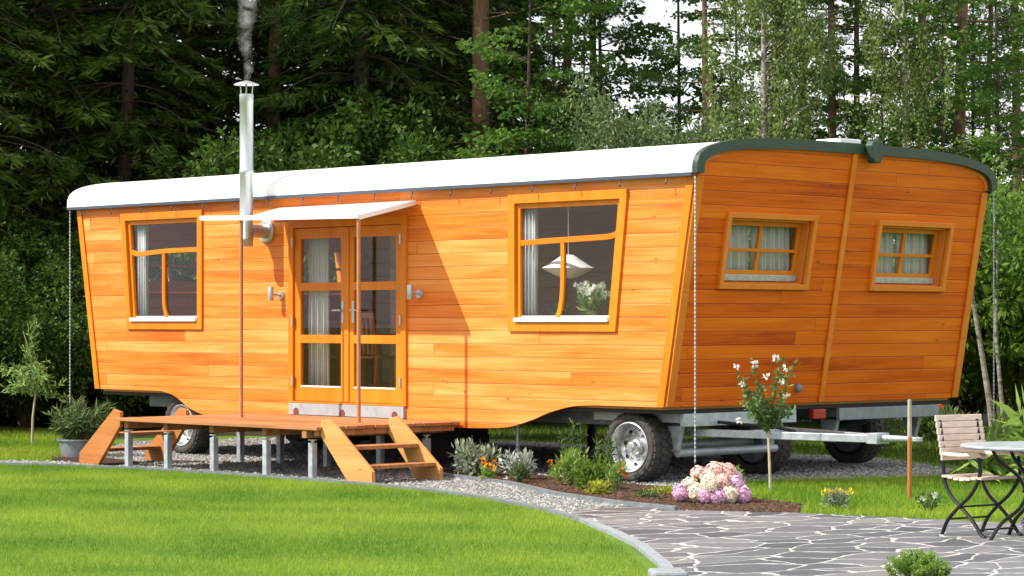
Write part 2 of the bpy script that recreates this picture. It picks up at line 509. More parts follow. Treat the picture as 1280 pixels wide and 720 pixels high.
M['leaf_bright'] = leafmat('bright_shrub_leaves', (0.060, 0.125, 0.014), (0.17, 0.27, 0.040), 0.4)
M['leaf_grey'] = leafmat('grey_green_leaves', (0.13, 0.18, 0.11), (0.36, 0.42, 0.30), 0.2)
M['leaf_rose'] = leafmat('rose_leaves', (0.05, 0.10, 0.025), (0.19, 0.27, 0.09), 0.3)
M['leaf_conifer'] = leafmat('dwarf_conifer_needles', (0.07, 0.14, 0.02), (0.27, 0.40, 0.08), 0.35)
M['leaf_sap'] = leafmat('sapling_leaves', (0.12, 0.20, 0.05), (0.34, 0.46, 0.14), 0.35)
M['leaf_silver'] = leafmat('silver_leaves', (0.26, 0.31, 0.27), (0.54, 0.60, 0.54), 0.2)
M['leaf_herb'] = leafmat('herb_leaves', (0.09, 0.17, 0.03), (0.31, 0.45, 0.10), 0.35)
M['leaf_olive'] = leafmat('olive_leaves', (0.05, 0.09, 0.03), (0.14, 0.20, 0.07), 0.25)
M['leaf_yellow'] = leafmat('yellow_green_leaves', (0.20, 0.24, 0.02), (0.42, 0.44, 0.06), 0.3)
M['pet_orange'] = leafmat('orange_petals', (0.72, 0.16, 0.01), (0.85, 0.42, 0.02), 0.2)
M['pet_red'] = leafmat('red_orange_petals', (0.60, 0.05, 0.02), (0.80, 0.24, 0.05), 0.2)
M['pet_yellow'] = leafmat('yellow_petals', (0.75, 0.50, 0.02), (0.86, 0.70, 0.06), 0.2)
M['pet_white'] = leafmat('white_petals', (0.66, 0.66, 0.58), (0.86, 0.86, 0.82), 0.2)
M['pet_pink'] = leafmat('pink_petals', (0.66, 0.30, 0.50), (0.84, 0.62, 0.78), 0.2)
M['pet_peach'] = leafmat('peach_petals', (0.72, 0.38, 0.34), (0.86, 0.68, 0.60), 0.2)
M['pet_cream'] = leafmat('cream_petals', (0.72, 0.58, 0.42), (0.86, 0.80, 0.68), 0.2)
M['pet_purple'] = leafmat('purple_petals', (0.10, 0.03, 0.30), (0.22, 0.08, 0.50), 0.2)
M['grass'] = leafmat('grass_blades', (0.085, 0.205, 0.014), (0.36, 0.46, 0.045), 0.38)
M['grass_shade'] = leafmat('shaded_grass_blades', (0.035, 0.085, 0.008), (0.13, 0.19, 0.022), 0.3)  # darker copy of the grass, shade behind the wagon put into colour
M['stone'] = leafmat('gravel_stones', (0.13, 0.13, 0.128), (0.37, 0.365, 0.35), 0.0, 0.8)
M['chip'] = leafmat('bark_chips', (0.028, 0.015, 0.010), (0.105, 0.060, 0.040), 0.0, 0.9)

def ground_mat(name, kind):
    m, nt, N, Lk, out = new_mat(name)
    b = nd(nt, 'ShaderNodeBsdfPrincipled', Roughness=0.9)
    b.inputs['Specular IOR Level'].default_value = 0.25
    tc = N.new('ShaderNodeTexCoord'); P = tc.outputs['Object']
    def noise(s, d=5.0, r=0.6):
        n = nd(nt, 'ShaderNodeTexNoise', Scale=s, Detail=d, Roughness=r); Lk.new(P, n.inputs['Vector']); return n.outputs['Fac']
    if kind == 'grass':
        a = mth(nt, 'ADD', mth(nt, 'MULTIPLY', noise(0.55), 0.6), mth(nt, 'MULTIPLY', noise(9.0), 0.4))
        c = ramp(nt, a, [(0.32, (0.055, 0.115, 0.010)), (0.52, (0.095, 0.175, 0.015)), (0.7, (0.16, 0.225, 0.025))])
        h = noise(70.0); st, di = 0.6, 0.03
    elif kind == 'gravel':
        v = nd(nt, 'ShaderNodeTexVoronoi', Scale=42.0); Lk.new(P, v.inputs['Vector'])
        g = nd_sep(nt, v.outputs['Color'])
        c = ramp(nt, g, [(0.0, (0.13, 0.13, 0.13)), (0.5, (0.23, 0.23, 0.225)), (1.0, (0.34, 0.335, 0.32))])
        c = mixc(nt, mth(nt, 'MULTIPLY', mth(nt, 'MINIMUM', v.outputs['Distance'], 1.0), 0.7), c, (0.10, 0.10, 0.10))
        c = mixc(nt, mth(nt, 'MULTIPLY', noise(0.9), 0.35), c, (0.20, 0.19, 0.18))
        h = mth(nt, 'SUBTRACT', 1.0, v.outputs['Distance']); st, di = 1.0, 0.02
    elif kind == 'soil':
        c = ramp(nt, noise(22.0, 8.0), [(0.3, (0.024, 0.013, 0.009)), (0.7, (0.080, 0.045, 0.030))])
        h = noise(38.0); st, di = 1.0, 0.04
    elif kind == 'floor':
        c = ramp(nt, noise(1.4, 8.0), [(0.35, (0.028, 0.040, 0.010)), (0.6, (0.050, 0.042, 0.022)), (0.75, (0.055, 0.085, 0.015))])
        h = noise(26.0); st, di = 1.0, 0.06
    else:                                                   # slate slabs with pale mortar
        mp = N.new('ShaderNodeMapping'); mp.inputs['Rotation'].default_value = (0, 0, 0.75); mp.inputs['Scale'].default_value = (1.0, 0.62, 1.0)
        Lk.new(P, mp.inputs['Vector'])
        wv = nd(nt, 'ShaderNodeTexNoise', Scale=1.7, Detail=3.0); Lk.new(mp.outputs[0], wv.inputs['Vector'])
        vm = N.new('ShaderNodeVectorMath'); vm.operation = 'MULTIPLY_ADD'
        Lk.new(wv.outputs['Color'], vm.inputs[0]); vm.inputs[1].default_value = (0.45, 0.45, 0.0); Lk.new(mp.outputs[0], vm.inputs[2])
        ve = nd(nt, 'ShaderNodeTexVoronoi', feature='DISTANCE_TO_EDGE', Scale=3.0); ve.voronoi_dimensions = '2D'
        vc = nd(nt, 'ShaderNodeTexVoronoi', Scale=3.0); vc.voronoi_dimensions = '2D'
        Lk.new(vm.outputs[0], ve.inputs['Vector']); Lk.new(vm.outputs[0], vc.inputs['Vector'])
        g = nd_sep(nt, vc.outputs['Color'])
        s = mth(nt, 'ADD', mth(nt, 'MULTIPLY', g, 0.62), mth(nt, 'MULTIPLY', noise(6.0, 9.0, 0.75), 0.50))
        slab = ramp(nt, s, [(0.15, (0.045, 0.048, 0.060)), (0.5, (0.090, 0.093, 0.108)), (0.75, (0.140, 0.136, 0.148)), (1.0, (0.22, 0.215, 0.21))])
        ed = mth(nt, 'ADD', ve.outputs['Distance'], mth(nt, 'MULTIPLY', mth(nt, 'SUBTRACT', noise(9.0, 4.0), 0.5), 0.09))
        jf = mth(nt, 'SUBTRACT', 1.0, ramp(nt, ed, [(0.030, (0, 0, 0)), (0.062, (1, 1, 1))]))
        mort = ramp(nt, noise(14.0), [(0.3, (0.28, 0.275, 0.26)), (0.7, (0.55, 0.545, 0.53))])
        slab = mixc(nt, mth(nt, 'MULTIPLY', ramp(nt, noise(0.9, 6.0), [(0.45, (0, 0, 0)), (0.7, (1, 1, 1))]), 0.35), slab, (0.095, 0.088, 0.075))
        c = mixc(nt, mth(nt, 'MULTIPLY', jf, ramp(nt, noise(3.1, 5.0), [(0.30, (0.6, 0.6, 0.6)), (0.55, (1, 1, 1))])), slab, mort)
        h = mth(nt, 'ADD', mth(nt, 'SUBTRACT', 1.0, jf), mth(nt, 'MULTIPLY', noise(16.0, 6.0), 0.5)); st, di = 0.9, 0.022
        b.inputs['Roughness'].default_value = 0.62
    bp = nd(nt, 'ShaderNodeBump', Strength=st, Distance=di); Lk.new(h, bp.inputs['Height'])
    Lk.new(bp.outputs['Normal'], b.inputs['Normal'])
    Lk.new(c, b.inputs['Base Color']); Lk.new(b.outputs['BSDF'], out.inputs['Surface'])
    return m
for k in ('grass', 'gravel', 'soil', 'floor', 'slate'): M['g_' + k] = ground_mat('ground_' + k, k)

# ------------------------------------------------------------------ ground
LAWN_EDGE = [(-8, -6.6), (-3, -4.75), (2.26, -2.95), (3.2, -2.55), (4.25, -2.32), (5.63, -2.22), (7.14, -2.25), (8.23, -2.25), (9.6, -2.5), (10.67, -2.82),
             (11.94, -3.4), (13.15, -4.08), (14.28, -4.87), (15.2, -5.56), (16.24, -6.45), (16.73, -6.9)]
LAWN = LAWN_EDGE + [(19, -9.6), (26, -18), (22, -30), (0, -26), (-14, -12)]
GRAVEL = LAWN_EDGE[0:12] + [(13.3, -3.3), (12.9, -2.3), (11.2, 0.1), (10.5, 0.75), (10.52, 1.46), (10.94, 2.3), (11.33, 3.5), (10.6, 4.7), (8.6, 5.9), (2, 5.7), (-0.9, 4.6), (-1.6, 1.6), (1.0, -0.75), (2.03, -1.95), (1.37, -2.38), (-3, -4.1), (-8, -6.0)]
PAVE = [(12.185, -3.248), (13.05, -4.0), (14.23, -4.8), (15.15, -5.5), (16.19, -6.4), (16.7, -6.85), (19, -9.5), (27, -12), (25, 1), (20, -0.7), (15.87, -1.5), (15.136, -1.644), (13.743, -1.93), (12.8, -2.45), (12.07, -2.3)]
BED = [(6.9, 0.45), (7.33, 0.55), (9.22, 0.0), (10.1, -0.15), (11.19, -0.1), (12.2, -0.75), (13.05, -1.06), (13.72, -1.9), (13.117, -2.25), (12.75, -2.42), (11.95, -2.3), (10.629, -1.844), (9.069, -1.0), (7.588, -0.559), (6.7, -0.1)]
BED_LEFT = [(-0.6, -0.9), (1.4, -1.0), (2.6, -1.2), (3.4, -1.7), (3.3, -2.1), (2.03, -1.9), (1.2, -1.6), (-0.6, -1.7)]

def sheet(name, poly, z, m):
    me = bpy.data.meshes.new(name)
    bm = bmesh.new()
    f = bm.faces.new([bm.verts.new((x, y, z)) for x, y in poly])
    bmesh.ops.triangulate(bm, faces=[f])
    bmesh.ops.recalc_face_normals(bm, faces=bm.faces)
    if bm.faces[:][0].normal.z < 0: bmesh.ops.reverse_faces(bm, faces=bm.faces)
    bm.to_mesh(me); bm.free()
    return tag(link(name, me, m), kind='structure')

sheet('ground', [(-500, -400), (500, -400), (500, 600), (-500, 600)], 0.0, M['g_grass'])
ff = [ground_at(-900, 38), ground_at(-100, 36.6), ground_at(60, 36.9), ground_at(300, 38.5), ground_at(500, 37.2), ground_at(700, 37.8), ground_at(1000, 36.6), ground_at(1150, 35.0), ground_at(1300, 34.5), ground_at(2300, 34), ground_at(2600, 160), ground_at(-1400, 160)]
sheet('forest_floor', ff, 0.004, M['g_floor'])
sheet('gravel_path', GRAVEL, 0.008, M['g_gravel'])
sheet('soil_bed', BED, 0.012, M['g_soil'])
sheet('soil_bed', BED_LEFT, 0.012, M['g_soil'])
sheet('slate_paving', PAVE, 0.016, M['g_slate'])
sheet('front_lawn', LAWN, 0.020, M['g_grass'])

def strip(name, pts, w, z0, z1, m, label, cat='edging'):
    mb = MB(); mb.ribbon(pts, w, lambda a, b, t: (a, b, t), z0, z1)
    return tag(mb.build(name, m, None, bevel=0.0), label, cat)
strip('lawn_edging', LAWN_EDGE[1:12], 0.07, 0.0, 0.05, M['edging'], 'dark slate edging strip between the gravel path and the front lawn')
strip('lawn_edging', [(13.16, -4.085), (14.29, -4.875), (15.21, -5.565), (16.25, -6.455), (16.62, -6.8)], 0.09, 0.0, 0.05, M['edgestone'], 'pale stone edging strip between the slate paving and the lawn')
strip('bed_edging', [(6.75, -0.16), (7.588, -0.60), (9.069, -1.04), (10.629, -1.885), (11.95, -2.34), (12.75, -2.46)], 0.05, 0.0, 0.05, M['edging'], 'dark slate edging strip along the flower bed')
kb = MB(); kb.box(-0.16, 0.16, -0.12, 0.12, 0.0, 0.07)
k_o = kb.build('kerb_stone', M['edgestone'], bevel=0.02)
k_o.location = (16.85, -7.05, 0.0); k_o.rotation_euler.z = -0.7
tag(k_o, 'pale grey kerb stone at the tip of the lawn edging', 'stone')

# grass blades (one sheet of blades per area, nobody could count them)
def blades(name, poly, n, h0, h1, w, label, avoid=(), m='grass'):
    P = scatter_in(poly, n)
    for a in avoid: P = P[~in_poly(P, a)]
    n = len(P)
    h = h0 + (h1 - h0) * rng.random(n)
    az = rng.random(n) * 2 * np.pi; lean = 0.25 + 0.55 * rng.random(n)
    D = np.stack([np.cos(az) * lean, np.sin(az) * lean, np.ones(n)], 1)
    D = unit(D)
    az2 = rng.random(n) * np.pi
    S = np.stack([np.cos(az2), np.sin(az2), np.zeros(n)], 1)
    B = np.stack([P[:, 0], P[:, 1], np.full(n, 0.004)], 1)
    V = np.empty((n, 3, 3))
    V[:, 0] = B - S * w / 2; V[:, 1] = B + S * w / 2; V[:, 2] = B + D * h[:, None]
    # patchy colour: fresh and yellowish tufts
    s = np.sin(P[:, 0] * 2.1 + 1.3 * np.sin(P[:, 1] * 1.7)) * np.sin(P[:, 1] * 2.6 + 1.1 * np.sin(P[:, 0] * 1.3 + 2)) + 0.6 * np.sin(P[:, 0] * 0.9 - P[:, 1] * 0.7)
    t = np.clip(0.46 + 0.27 * s + 0.16 * rng.normal(size=n), 0, 1)
    return tag(link(name, raw_mesh(name, V.reshape(-1, 3), 3, t), M[m]), label, 'grass', kind='stuff')

LAWN_VIS = [(-14, -9.0), (-8, -6.65), (-3, -4.8), (2.26, -2.99), (3.2, -2.6), (4.25, -2.37), (5.63, -2.27), (7.14, -2.30), (8.23, -2.30), (9.6, -2.55), (10.67, -2.87),
            (11.94, -3.45), (13.12, -4.15), (14.2, -4.95), (15.1, -5.66), (16.14, -6.55), (16.63, -7.0), (18.8, -9.6), (20, -14.5), (13, -15), (2, -12)]
blades('lawn_grass', LAWN_VIS, 430000, 0.025, 0.065, 0.006, 'bright green mown grass of the front lawn')
blades('lawn_tufts', LAWN_VIS, 16000, 0.06, 0.10, 0.006, 'longer scattered grass blades in the front lawn')
RLAWN = [(11.2, 0.1), (10.6, 0.75), (10.62, 1.46), (11.0, 2.3), (11.4, 3.5), (14, 6.5), (19, 4), (20, -0.65), (15.87, -1.46), (15.136, -1.6), (13.75, -1.88), (13.1, -1.05), (12.2, -0.72)]
blades('side_grass', RLAWN, 60000, 0.03, 0.09, 0.007, 'green grass strip between the slate paving and the gravel on the right')
BLAWN = [ground_at(-60, 34), ground_at(60, 33.2), ground_at(80, 31.3), ground_at(-60, 31)]
blades('verge_grass', [(-4, -3.9), (1.3, -2.3), (1.9, -1.95), (1.3, -1.7), (1.0, -0.9), (-0.9, 0.9), (-2, 1.0), (-4, 3.5), (-10, 1.5), (-12, -4)], 60000, 0.03, 0.10, 0.008, 'grass verge beside the gravel path at the far left')
blades('back_grass', [(-3, 6), (8.6, 6.1), (11, 4.9), (14, 6.7), (10, 15), (-4, 13)], 60000, 0.04, 0.13, 0.010, 'grass growing between the wagon and the wood', m='grass_shade')

# loose gravel stones: squashed octahedra
OCT = np.array([(1,0,0),(0,1,0),(-1,0,0),(0,-1,0),(0,0,1),(0,0,-1)], float)
OCTF = [(0,1,4),(1,2,4),(2,3,4),(3,0,4)]
def pebbles(name, poly, n, s0, s1, z, m, label, cat, flat=0.65, avoid=()):
    P = scatter_in(poly, n)
    for a in avoid: P = P[~in_poly(P, a)]
    n = len(P)
    s = s0 + (s1 - s0) * rng.random(n) ** 2
    az = rng.random(n) * 6.28; ca, sa = np.cos(az), np.sin(az)
    sx = s * (0.7 + 0.6 * rng.random(n)); sy = s * (0.7 + 0.6 * rng.random(n)); szz = s * flat
    vs = []
    for v in OCT:
        j = 1 + 0.25 * (rng.random((n, 3)) - 0.5)
        x, y, zz = v[0] * sx * j[:, 0], v[1] * sy * j[:, 1], v[2] * szz * j[:, 2]
        vs.append(np.stack([P[:, 0] + x * ca - y * sa, P[:, 1] + x * sa + y * ca, z + zz + szz * 0.35], 1))
    vs = np.stack(vs, 1)
    V = np.stack([vs[:, f] for f in OCTF], 1).reshape(-1, 3)
    t = np.repeat(rng.random(n), len(OCTF))
    return tag(link(name, raw_mesh(name, V, 3, t), m), label, cat, kind='stuff')
pebbles('gravel_stones', GRAVEL, 60000, 0.010, 0.028, 0.008, M['stone'], 'loose pale grey gravel stones of the path', 'gravel', avoid=(BED, PAVE, BED_LEFT))
pebbles('bark_chips', BED, 14000, 0.012, 0.034, 0.012, M['chip'], 'brown bark chips covering the flower bed', 'bark chips', flat=0.4)

# ------------------------------------------------------------------ the wagon
L_, W_, E_, ZB = 10.344, 5.109, 0.429, 0.833
ZT = 3.275
def lean(z): return E_ * (z - ZB) / 2.4
wag = thing('wooden_wagon', 'long orange larch-clad wagon home with a white rounded roof standing on rubber tyres', 'wagon')

def smooth_path(pts, n=6):
    out = []
    for i in range(len(pts) - 1):
        p0 = pts[max(i-1, 0)]; p1 = pts[i]; p2 = pts[i+1]; p3 = pts[min(i+2, len(pts)-1)]
        for k in range(n):
            t = k / n
            out.append(tuple(0.5 * ((2*p1[j]) + (-p0[j]+p2[j])*t + (2*p0[j]-5*p1[j]+4*p2[j]-p3[j])*t*t + (-p0[j]+3*p1[j]-3*p2[j]+p3[j])*t**3) for j in range(len(p1))))
    out.append(tuple(pts[-1]))
    return out
belly = [(0, ZB), (1.2, ZB)] + smooth_path([(1.45, ZB), (1.75, 0.77), (2.1, 0.61), (2.5, 0.53), (3.2, 0.505)]) + [(5.5, 0.51)] + \
        smooth_path([(7.2, 0.525), (7.9, 0.55), (8.3, 0.635), (8.65, 0.745), (9.0, 0.815), (9.35, ZB)]) + [(L_, ZB)]
side_outline = belly + [(L_ + lean(ZT), ZT), (-lean(ZT), ZT)]
def inset_quad(q, d):
    # q: bl, br, tr, tl ; per-edge inset
    P = [Vector(p) for p in q]; n = 4; out = []
    for i in range(n):
        a, b, c = P[i-1], P[i], P[(i+1) % n]
        d1 = (b - a).normalized(); d2 = (c - b).normalized()
        n1 = Vector((-d1.y, d1.x)); n2 = Vector((-d2.y, d2.x))
        # intersection of both offset edges
        p1 = b + n1 * d; p2 = b + n2 * d
        den = d1.x * d2.y - d1.y * d2.x
        t = ((p2.x - p1.x) * d2.y - (p2.y - p1.y) * d2.x) / den
        out.append(tuple(p1 + d1 * t))
    return out
WL = [(0.715, 1.632), (2.357, 1.632), (2.357, 3.165), (0.572, 3.165)]
WR = [(7.994, 1.625), (9.646, 1.625), (9.823, 3.146), (7.994, 3.146)]
DX0, DX1, DZ0, DZ1 = 4.115, 6.280, 0.745, 2.975
door_hole = [(DX0 + 0.03, 0.60), (DX1 - 0.03, 0.60), (DX1 - 0.03, DZ1 - 0.03), (DX0 + 0.03, DZ1 - 0.03)]
plate('side_wall', side_outline, [inset_quad(WL, 0.03), inset_quad(WR, 0.03), door_hole], 0.06, lambda a, b, c: (a, 0.03 + c, b), M['side'], wag)
ADDED_WINDOWS = [[(6.0, 1.65), (7.8, 1.65), (7.8, 3.1), (6.0, 3.1)], [(8.15, 1.65), (9.75, 1.65), (9.75, 3.1), (8.15, 3.1)]]  # unseen rear windows, added to bring daylight into the rooms
plate('side_wall', side_outline, ADDED_WINDOWS, 0.06, lambda a, b, c: (a, W_ - 0.03 + c, b), M['side'], wag)
for q in ADDED_WINDOWS:
    (qa, qb), (qc, qd) = q[0], q[2]
    fr_ = plate('window', [(qa - 0.06, qb - 0.06), (qc + 0.06, qb - 0.06), (qc + 0.06, qd + 0.06), (qa - 0.06, qd + 0.06)], [[(qa + .04, qb + .04), ((qa+qc)/2 - .03, qb + .04), ((qa+qc)/2 - .03, qd - .04), (qa + .04, qd - .04)], [((qa+qc)/2 + .03, qb + .04), (qc - .04, qb + .04), (qc - .04, qd - .04), ((qa+qc)/2 + .03, qd - .04)]], 0.05, lambda a, b, c: (a, W_ + 0.03 + c, b), M['frame'], wag)
    mb = MB(); mb.box(qa + 0.01, qc - 0.01, W_ + 0.025, W_ + 0.031, qb + 0.01, qd - 0.01); mb.build('pane', M['glass'], fr_)

# end walls, with the arched top that follows the roof
RC, RHW, RZ0, RH = W_ / 2, 2.60, 3.275, 0.385
def roof_z(y, grow=0.0):
    t = min(1.0, abs((y - RC) / (RHW + grow)))
    return RZ0 + (RH + grow) * (1 - t ** 3.4) ** (1 / 3.4)
def arch(n=48, grow=0.0):
    out = []
    for i in range(n + 1):
        a = math.pi * (1 - i / n)
        c = math.cos(a); y = RC + (RHW + grow) * math.copysign(abs(c) ** (2/3.4), c)
        s = abs(math.sin(a)) ** (2/3.4)
        out.append((y, RZ0 + (RH + grow) * s))
    return out
end_outline = [(0.062, ZB), (W_ - 0.062, ZB), (W_ - 0.062, RZ0)] + [(min(max(y, 0.062), W_ - 0.062), z) for y, z in reversed(arch(40, -0.05))] + [(0.062, RZ0)]
def dedupe(p):
    o = []
    for q in p:
        if not o or (abs(q[0]-o[-1][0]) + abs(q[1]-o[-1][1])) > 1e-4: o.append(q)
    return o
end_outline = dedupe(end_outline)
EW = [[(0.56, 2.08), (2.04, 2.08), (2.04, 2.89), (0.56, 2.89)], [(3.13, 2.08), (4.53, 2.08), (4.53, 2.875), (3.13, 2.875)]]
for sgn, x0 in ((1, L_), (-1, 0.0)):
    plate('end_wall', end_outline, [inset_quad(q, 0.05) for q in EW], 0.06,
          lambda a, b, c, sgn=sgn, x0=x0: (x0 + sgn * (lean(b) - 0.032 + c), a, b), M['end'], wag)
    def em(a, b, t, sgn=sgn, x0=x0): return (x0 + sgn * (lean(b) + t), a, b)
    # trim boards on the corners and the joint between the two halves
    for yc, w in ((0.055, 0.11), (W_ - 0.055, 0.11), (RC, 0.075)):
        top = roof_z(yc, -0.05) - 0.02 if abs(yc - RC) < 0.2 else ZT - 0.03
        mb = MB(); mb.ribbon([(yc, ZB + 0.004), (yc, (ZB + top) / 2), (yc, top)], w, em, 0.002, 0.026)
        mb.build('corner_board' if abs(yc - RC) > 0.2 else 'joint_cover', M['trim'], wag, bevel=0.004)
# corner strips on the long side
for s in (0, 1):
    x = lambda z: (L_ + lean(z)) if s else -lean(z)
    d = -0.055 if s else 0.035
    mb = MB(); mb.prism([(x(ZB) + d - 0.05, ZB), (x(ZB) + d + 0.05, ZB), (x(ZT) + d + 0.05, ZT), (x(ZT) + d - 0.05, ZT)], lambda a, b, t: (a, t, b), -0.022, -0.002)
    mb.build('corner_board', M['frame'], wag, bevel=0.003)

# roof
def roof_shell(x0, x1, g0, g1, name, m, nx=24, smooth=True):
    outer = arch(64, g1); inner = arch(64, g0)
    mb = MB(); n = len(outer)
    vs = []; fs = []
    for i in range(nx + 1):
        x = x0 + (x1 - x0) * i / nx
        for y, z in outer: vs.append((x, y, z))
        for y, z in inner: vs.append((x, y, z))
    k = 2 * n
    for i in range(nx):
        for j in range(n - 1):
            fs.append((i*k+j, (i+1)*k+j, (i+1)*k+j+1, i*k+j+1))
            fs.append((i*k+n+j, i*k+n+j+1, (i+1)*k+n+j+1, (i+1)*k+n+j))
        for j, jj in ((0, n), (n-1, 2*n-1)):
            fs.append((i*k+j, i*k+jj, (i+1)*k+jj, (i+1)*k+j))
    for i in (0, nx):
        for j in range(n - 1):
            fs.append((i*k+j, i*k+j+1, i*k+n+j+1, i*k+n+j))
    mb.add(vs, fs)
    return mb.build(name, m, wag, smooth=smooth, angle=35)
roof_shell(-0.56, 10.82, -0.03, 0.03, 'roof', M['roof'])
roof_shell(10.80, 10.875, -0.072, 0.042, 'roof_band', M['green'], nx=2)
roof_shell(-0.585, -0.55, -0.035, 0.034, 'roof_band', M['roof'], nx=2)
roof_shell(10.75, 10.815, -0.125, -0.035, 'arch_trim', M['trim'], nx=2)
for ys in (-1, 1):
    y = RC + ys * (RHW + 0.035)
    mb = MB(); mb.box(-0.56, 10.80, y - 0.015, y + 0.015, 3.243, 3.283); mb.build('eave_strip', M['gutter'], wag, bevel=0.003)
hook = None
for i in range(17):
    x = -0.2 + i * 0.665
    if hook is None:
        mb = MB(); mb.tube([(0, 0, 0.02), (0, -0.004, -0.03), (0, -0.02, -0.055), (0, -0.012, -0.075)], 0.008, 6)
        hook = mb.build('eave_hook', M['gutter'], wag); hook.location = (x, -0.075, 3.24)
    else:
        h = hook.copy(); col.objects.link(h); h.parent = wag; h.location = (x, -0.075, 3.24)
# shield-shaped bracket in the middle of the roof edge and the pale ridge cap
sh = [(-0.125, 0.04), (-0.095, -0.10), (-0.065, -0.155), (0.065, -0.155), (0.095, -0.10), (0.125, 0.04), (0.075, 0.09), (-0.075, 0.09)]
mb = MB(); mb.prism(sh, lambda a, b, t: (10.885 + t, 2.78 + a * 0.85, 3.645 + b), 0.0, 0.10)
mb.build('roof_bracket', M['green'], wag, bevel=0.012)
mb = MB(); mb.box(10.45, 10.80, 2.35, 2.72, 3.69, 3.755); mb.build('ridge_cap', M['roof'], wag, bevel=0.01)
# underside and interior shell
mb = MB(); mb.box(0.05, L_ - 0.05, 0.064, W_ - 0.064, 0.76, 0.80); mb.build('underside', M['black'], wag)
mb = MB(); mb.box(0.07, L_ - 0.07, 0.066, W_ - 0.066, 0.803, 0.84); mb.build('inner_floor', M['step'], wag)
mb = MB(); mb.box(-0.3, L_ + 0.3, 0.066, W_ - 0.066, 3.235, 3.26); mb.build('inner_ceiling', M['white'], wag)
plate('inner_back_wall', [(0.08, 0.845), (L_ - 0.08, 0.845), (L_ + lean(3.23) - 0.08, 3.23), (0.08 - lean(3.23), 3.23)], ADDED_WINDOWS, 0.02, lambda a, b, c: (a, W_ - 0.074 + c, b), M['inner'], wag)

# windows of the long side
def side_window(q, transom, mull):
    sm = lambda a, b, t: (a, t, b)
    cas = plate('window', q, [inset_quad(q, 0.10)], 0.05, lambda a, b, c: (a, -0.004 + c, b), M['frame'], wag, bevel=0.004)
    iq = inset_quad(q, 0.10)
    plate('sash', inset_quad(q, 0.098), [inset_quad(q, 0.155)], 0.05, lambda a, b, c: (a, 0.038 + c, b), M['frame'], cas, bevel=0.004)
    mb = MB(); mb.ribbon(smooth_path(transom, 5), 0.062, sm, 0.018, 0.062); mb.build('transom', M['rail'], cas, bevel=0.004, weld=True)
    mb = MB(); mb.ribbon(smooth_path(mull, 5), 0.058, sm, 0.021, 0.060); mb.build('mullion', M['frame'], cas, bevel=0.004, weld=True)
    g = inset_quad(q, 0.15)
    mb = MB(); mb.prism(g, sm, 0.044, 0.050); mb.build('pane', M['glass'], cas)
    mb = MB(); mb.box(iq[0][0] + 0.01, iq[1][0] - 0.01, -0.055, 0.010, iq[0][1] + 0.004, iq[0][1] + 0.052); mb.build('sill', M['white'], cas, bevel=0.006)
    mb = MB(); mb.ribbon([(g[0][0] + .01, g[0][1] + 0.012), (g[1][0] - .01, g[1][1] + 0.012)], 0.024, sm, 0.030, 0.042); mb.build('glazing_bead', M['white'], cas)
    return cas
zt1 = 2.655
side_window(WL, [(0.66, 2.72), (0.76, 2.655), (0.95, 2.625), (1.5, 2.65), (2.26, 2.66)], [(1.47, 2.62), (1.47, 2.3), (1.475, 2.0), (1.51, 1.85), (1.58, 1.74)])
side_window(WR, [(8.1, 2.605), (8.7, 2.625), (9.3, 2.64), (9.56, 2.655), (9.68, 2.72)], [(8.80, 2.60), (8.80, 2.3), (8.79, 2.05), (8.76, 1.88), (8.70, 1.74)])

# windows of the end walls: deep wooden boxes with four panes
def end_window(q, sgn, x0):
    def em(a, b, t): return (x0 + sgn * (lean(b) + t), a, b)
    cas = plate('window', q, [inset_quad(q, 0.060)], 0.062, lambda a, b, c: em(a, b, 0.012 + c), M['trim'], wag, bevel=0.006)
    iq = inset_quad(q, 0.061)
    # reveal box
    mb = MB()
    for (a, b) in ((0, 1), (1, 2), (2, 3), (3, 0)):
        p, r = Vector(iq[a]), Vector(iq[b]); d = (r - p).normalized(); nn = Vector((-d.y, d.x)) * 0.018
        mb.prism([p, r, r + nn, p + nn], em, -0.16, -0.021)
    mb.build('reveal', M['trim'], cas)
    s0 = inset_quad(q, 0.080)
    y0, y1, z0, z1 = s0[0][0], s0[1][0], s0[0][1], s0[2][1]
    ym, zm = (y0 + y1) / 2, (z0 + z1) / 2 + 0.02
    fr = 0.045
    holes = [[(a0, b0), (a1, b0), (a1, b1), (a0, b1)] for a0, a1 in ((y0 + fr, ym - fr/2), (ym + fr/2, y1 - fr)) for b0, b1 in ((z0 + 0.13, zm - 0.018), (zm + 0.018, z1 - fr))]
    plate('sash', s0, holes, 0.04, lambda a, b, c: em(a, b, -0.14 + c), M['frame'], cas, bevel=0.003)
    mb = MB(); mb.prism([(y0 + .02, z0 + .02), (y1 - .02, z0 + .02), (y1 - .02, z1 - .02), (y0 + .02, z1 - .02)], em, -0.148, -0.143); mb.build('pane', M['glass'], cas)
    mb = MB(); mb.prism([(y0 + 0.005, z0 + 0.012), (y1 - 0.005, z0 + 0.012), (y1 - 0.005, z0 + 0.08), (y0 + 0.005, z0 + 0.08)], em, -0.118, -0.085); mb.build('sill', M['galv'], cas, bevel=0.006)
for q in EW:
    end_window(q, 1, L_); end_window(q, -1, 0.0)

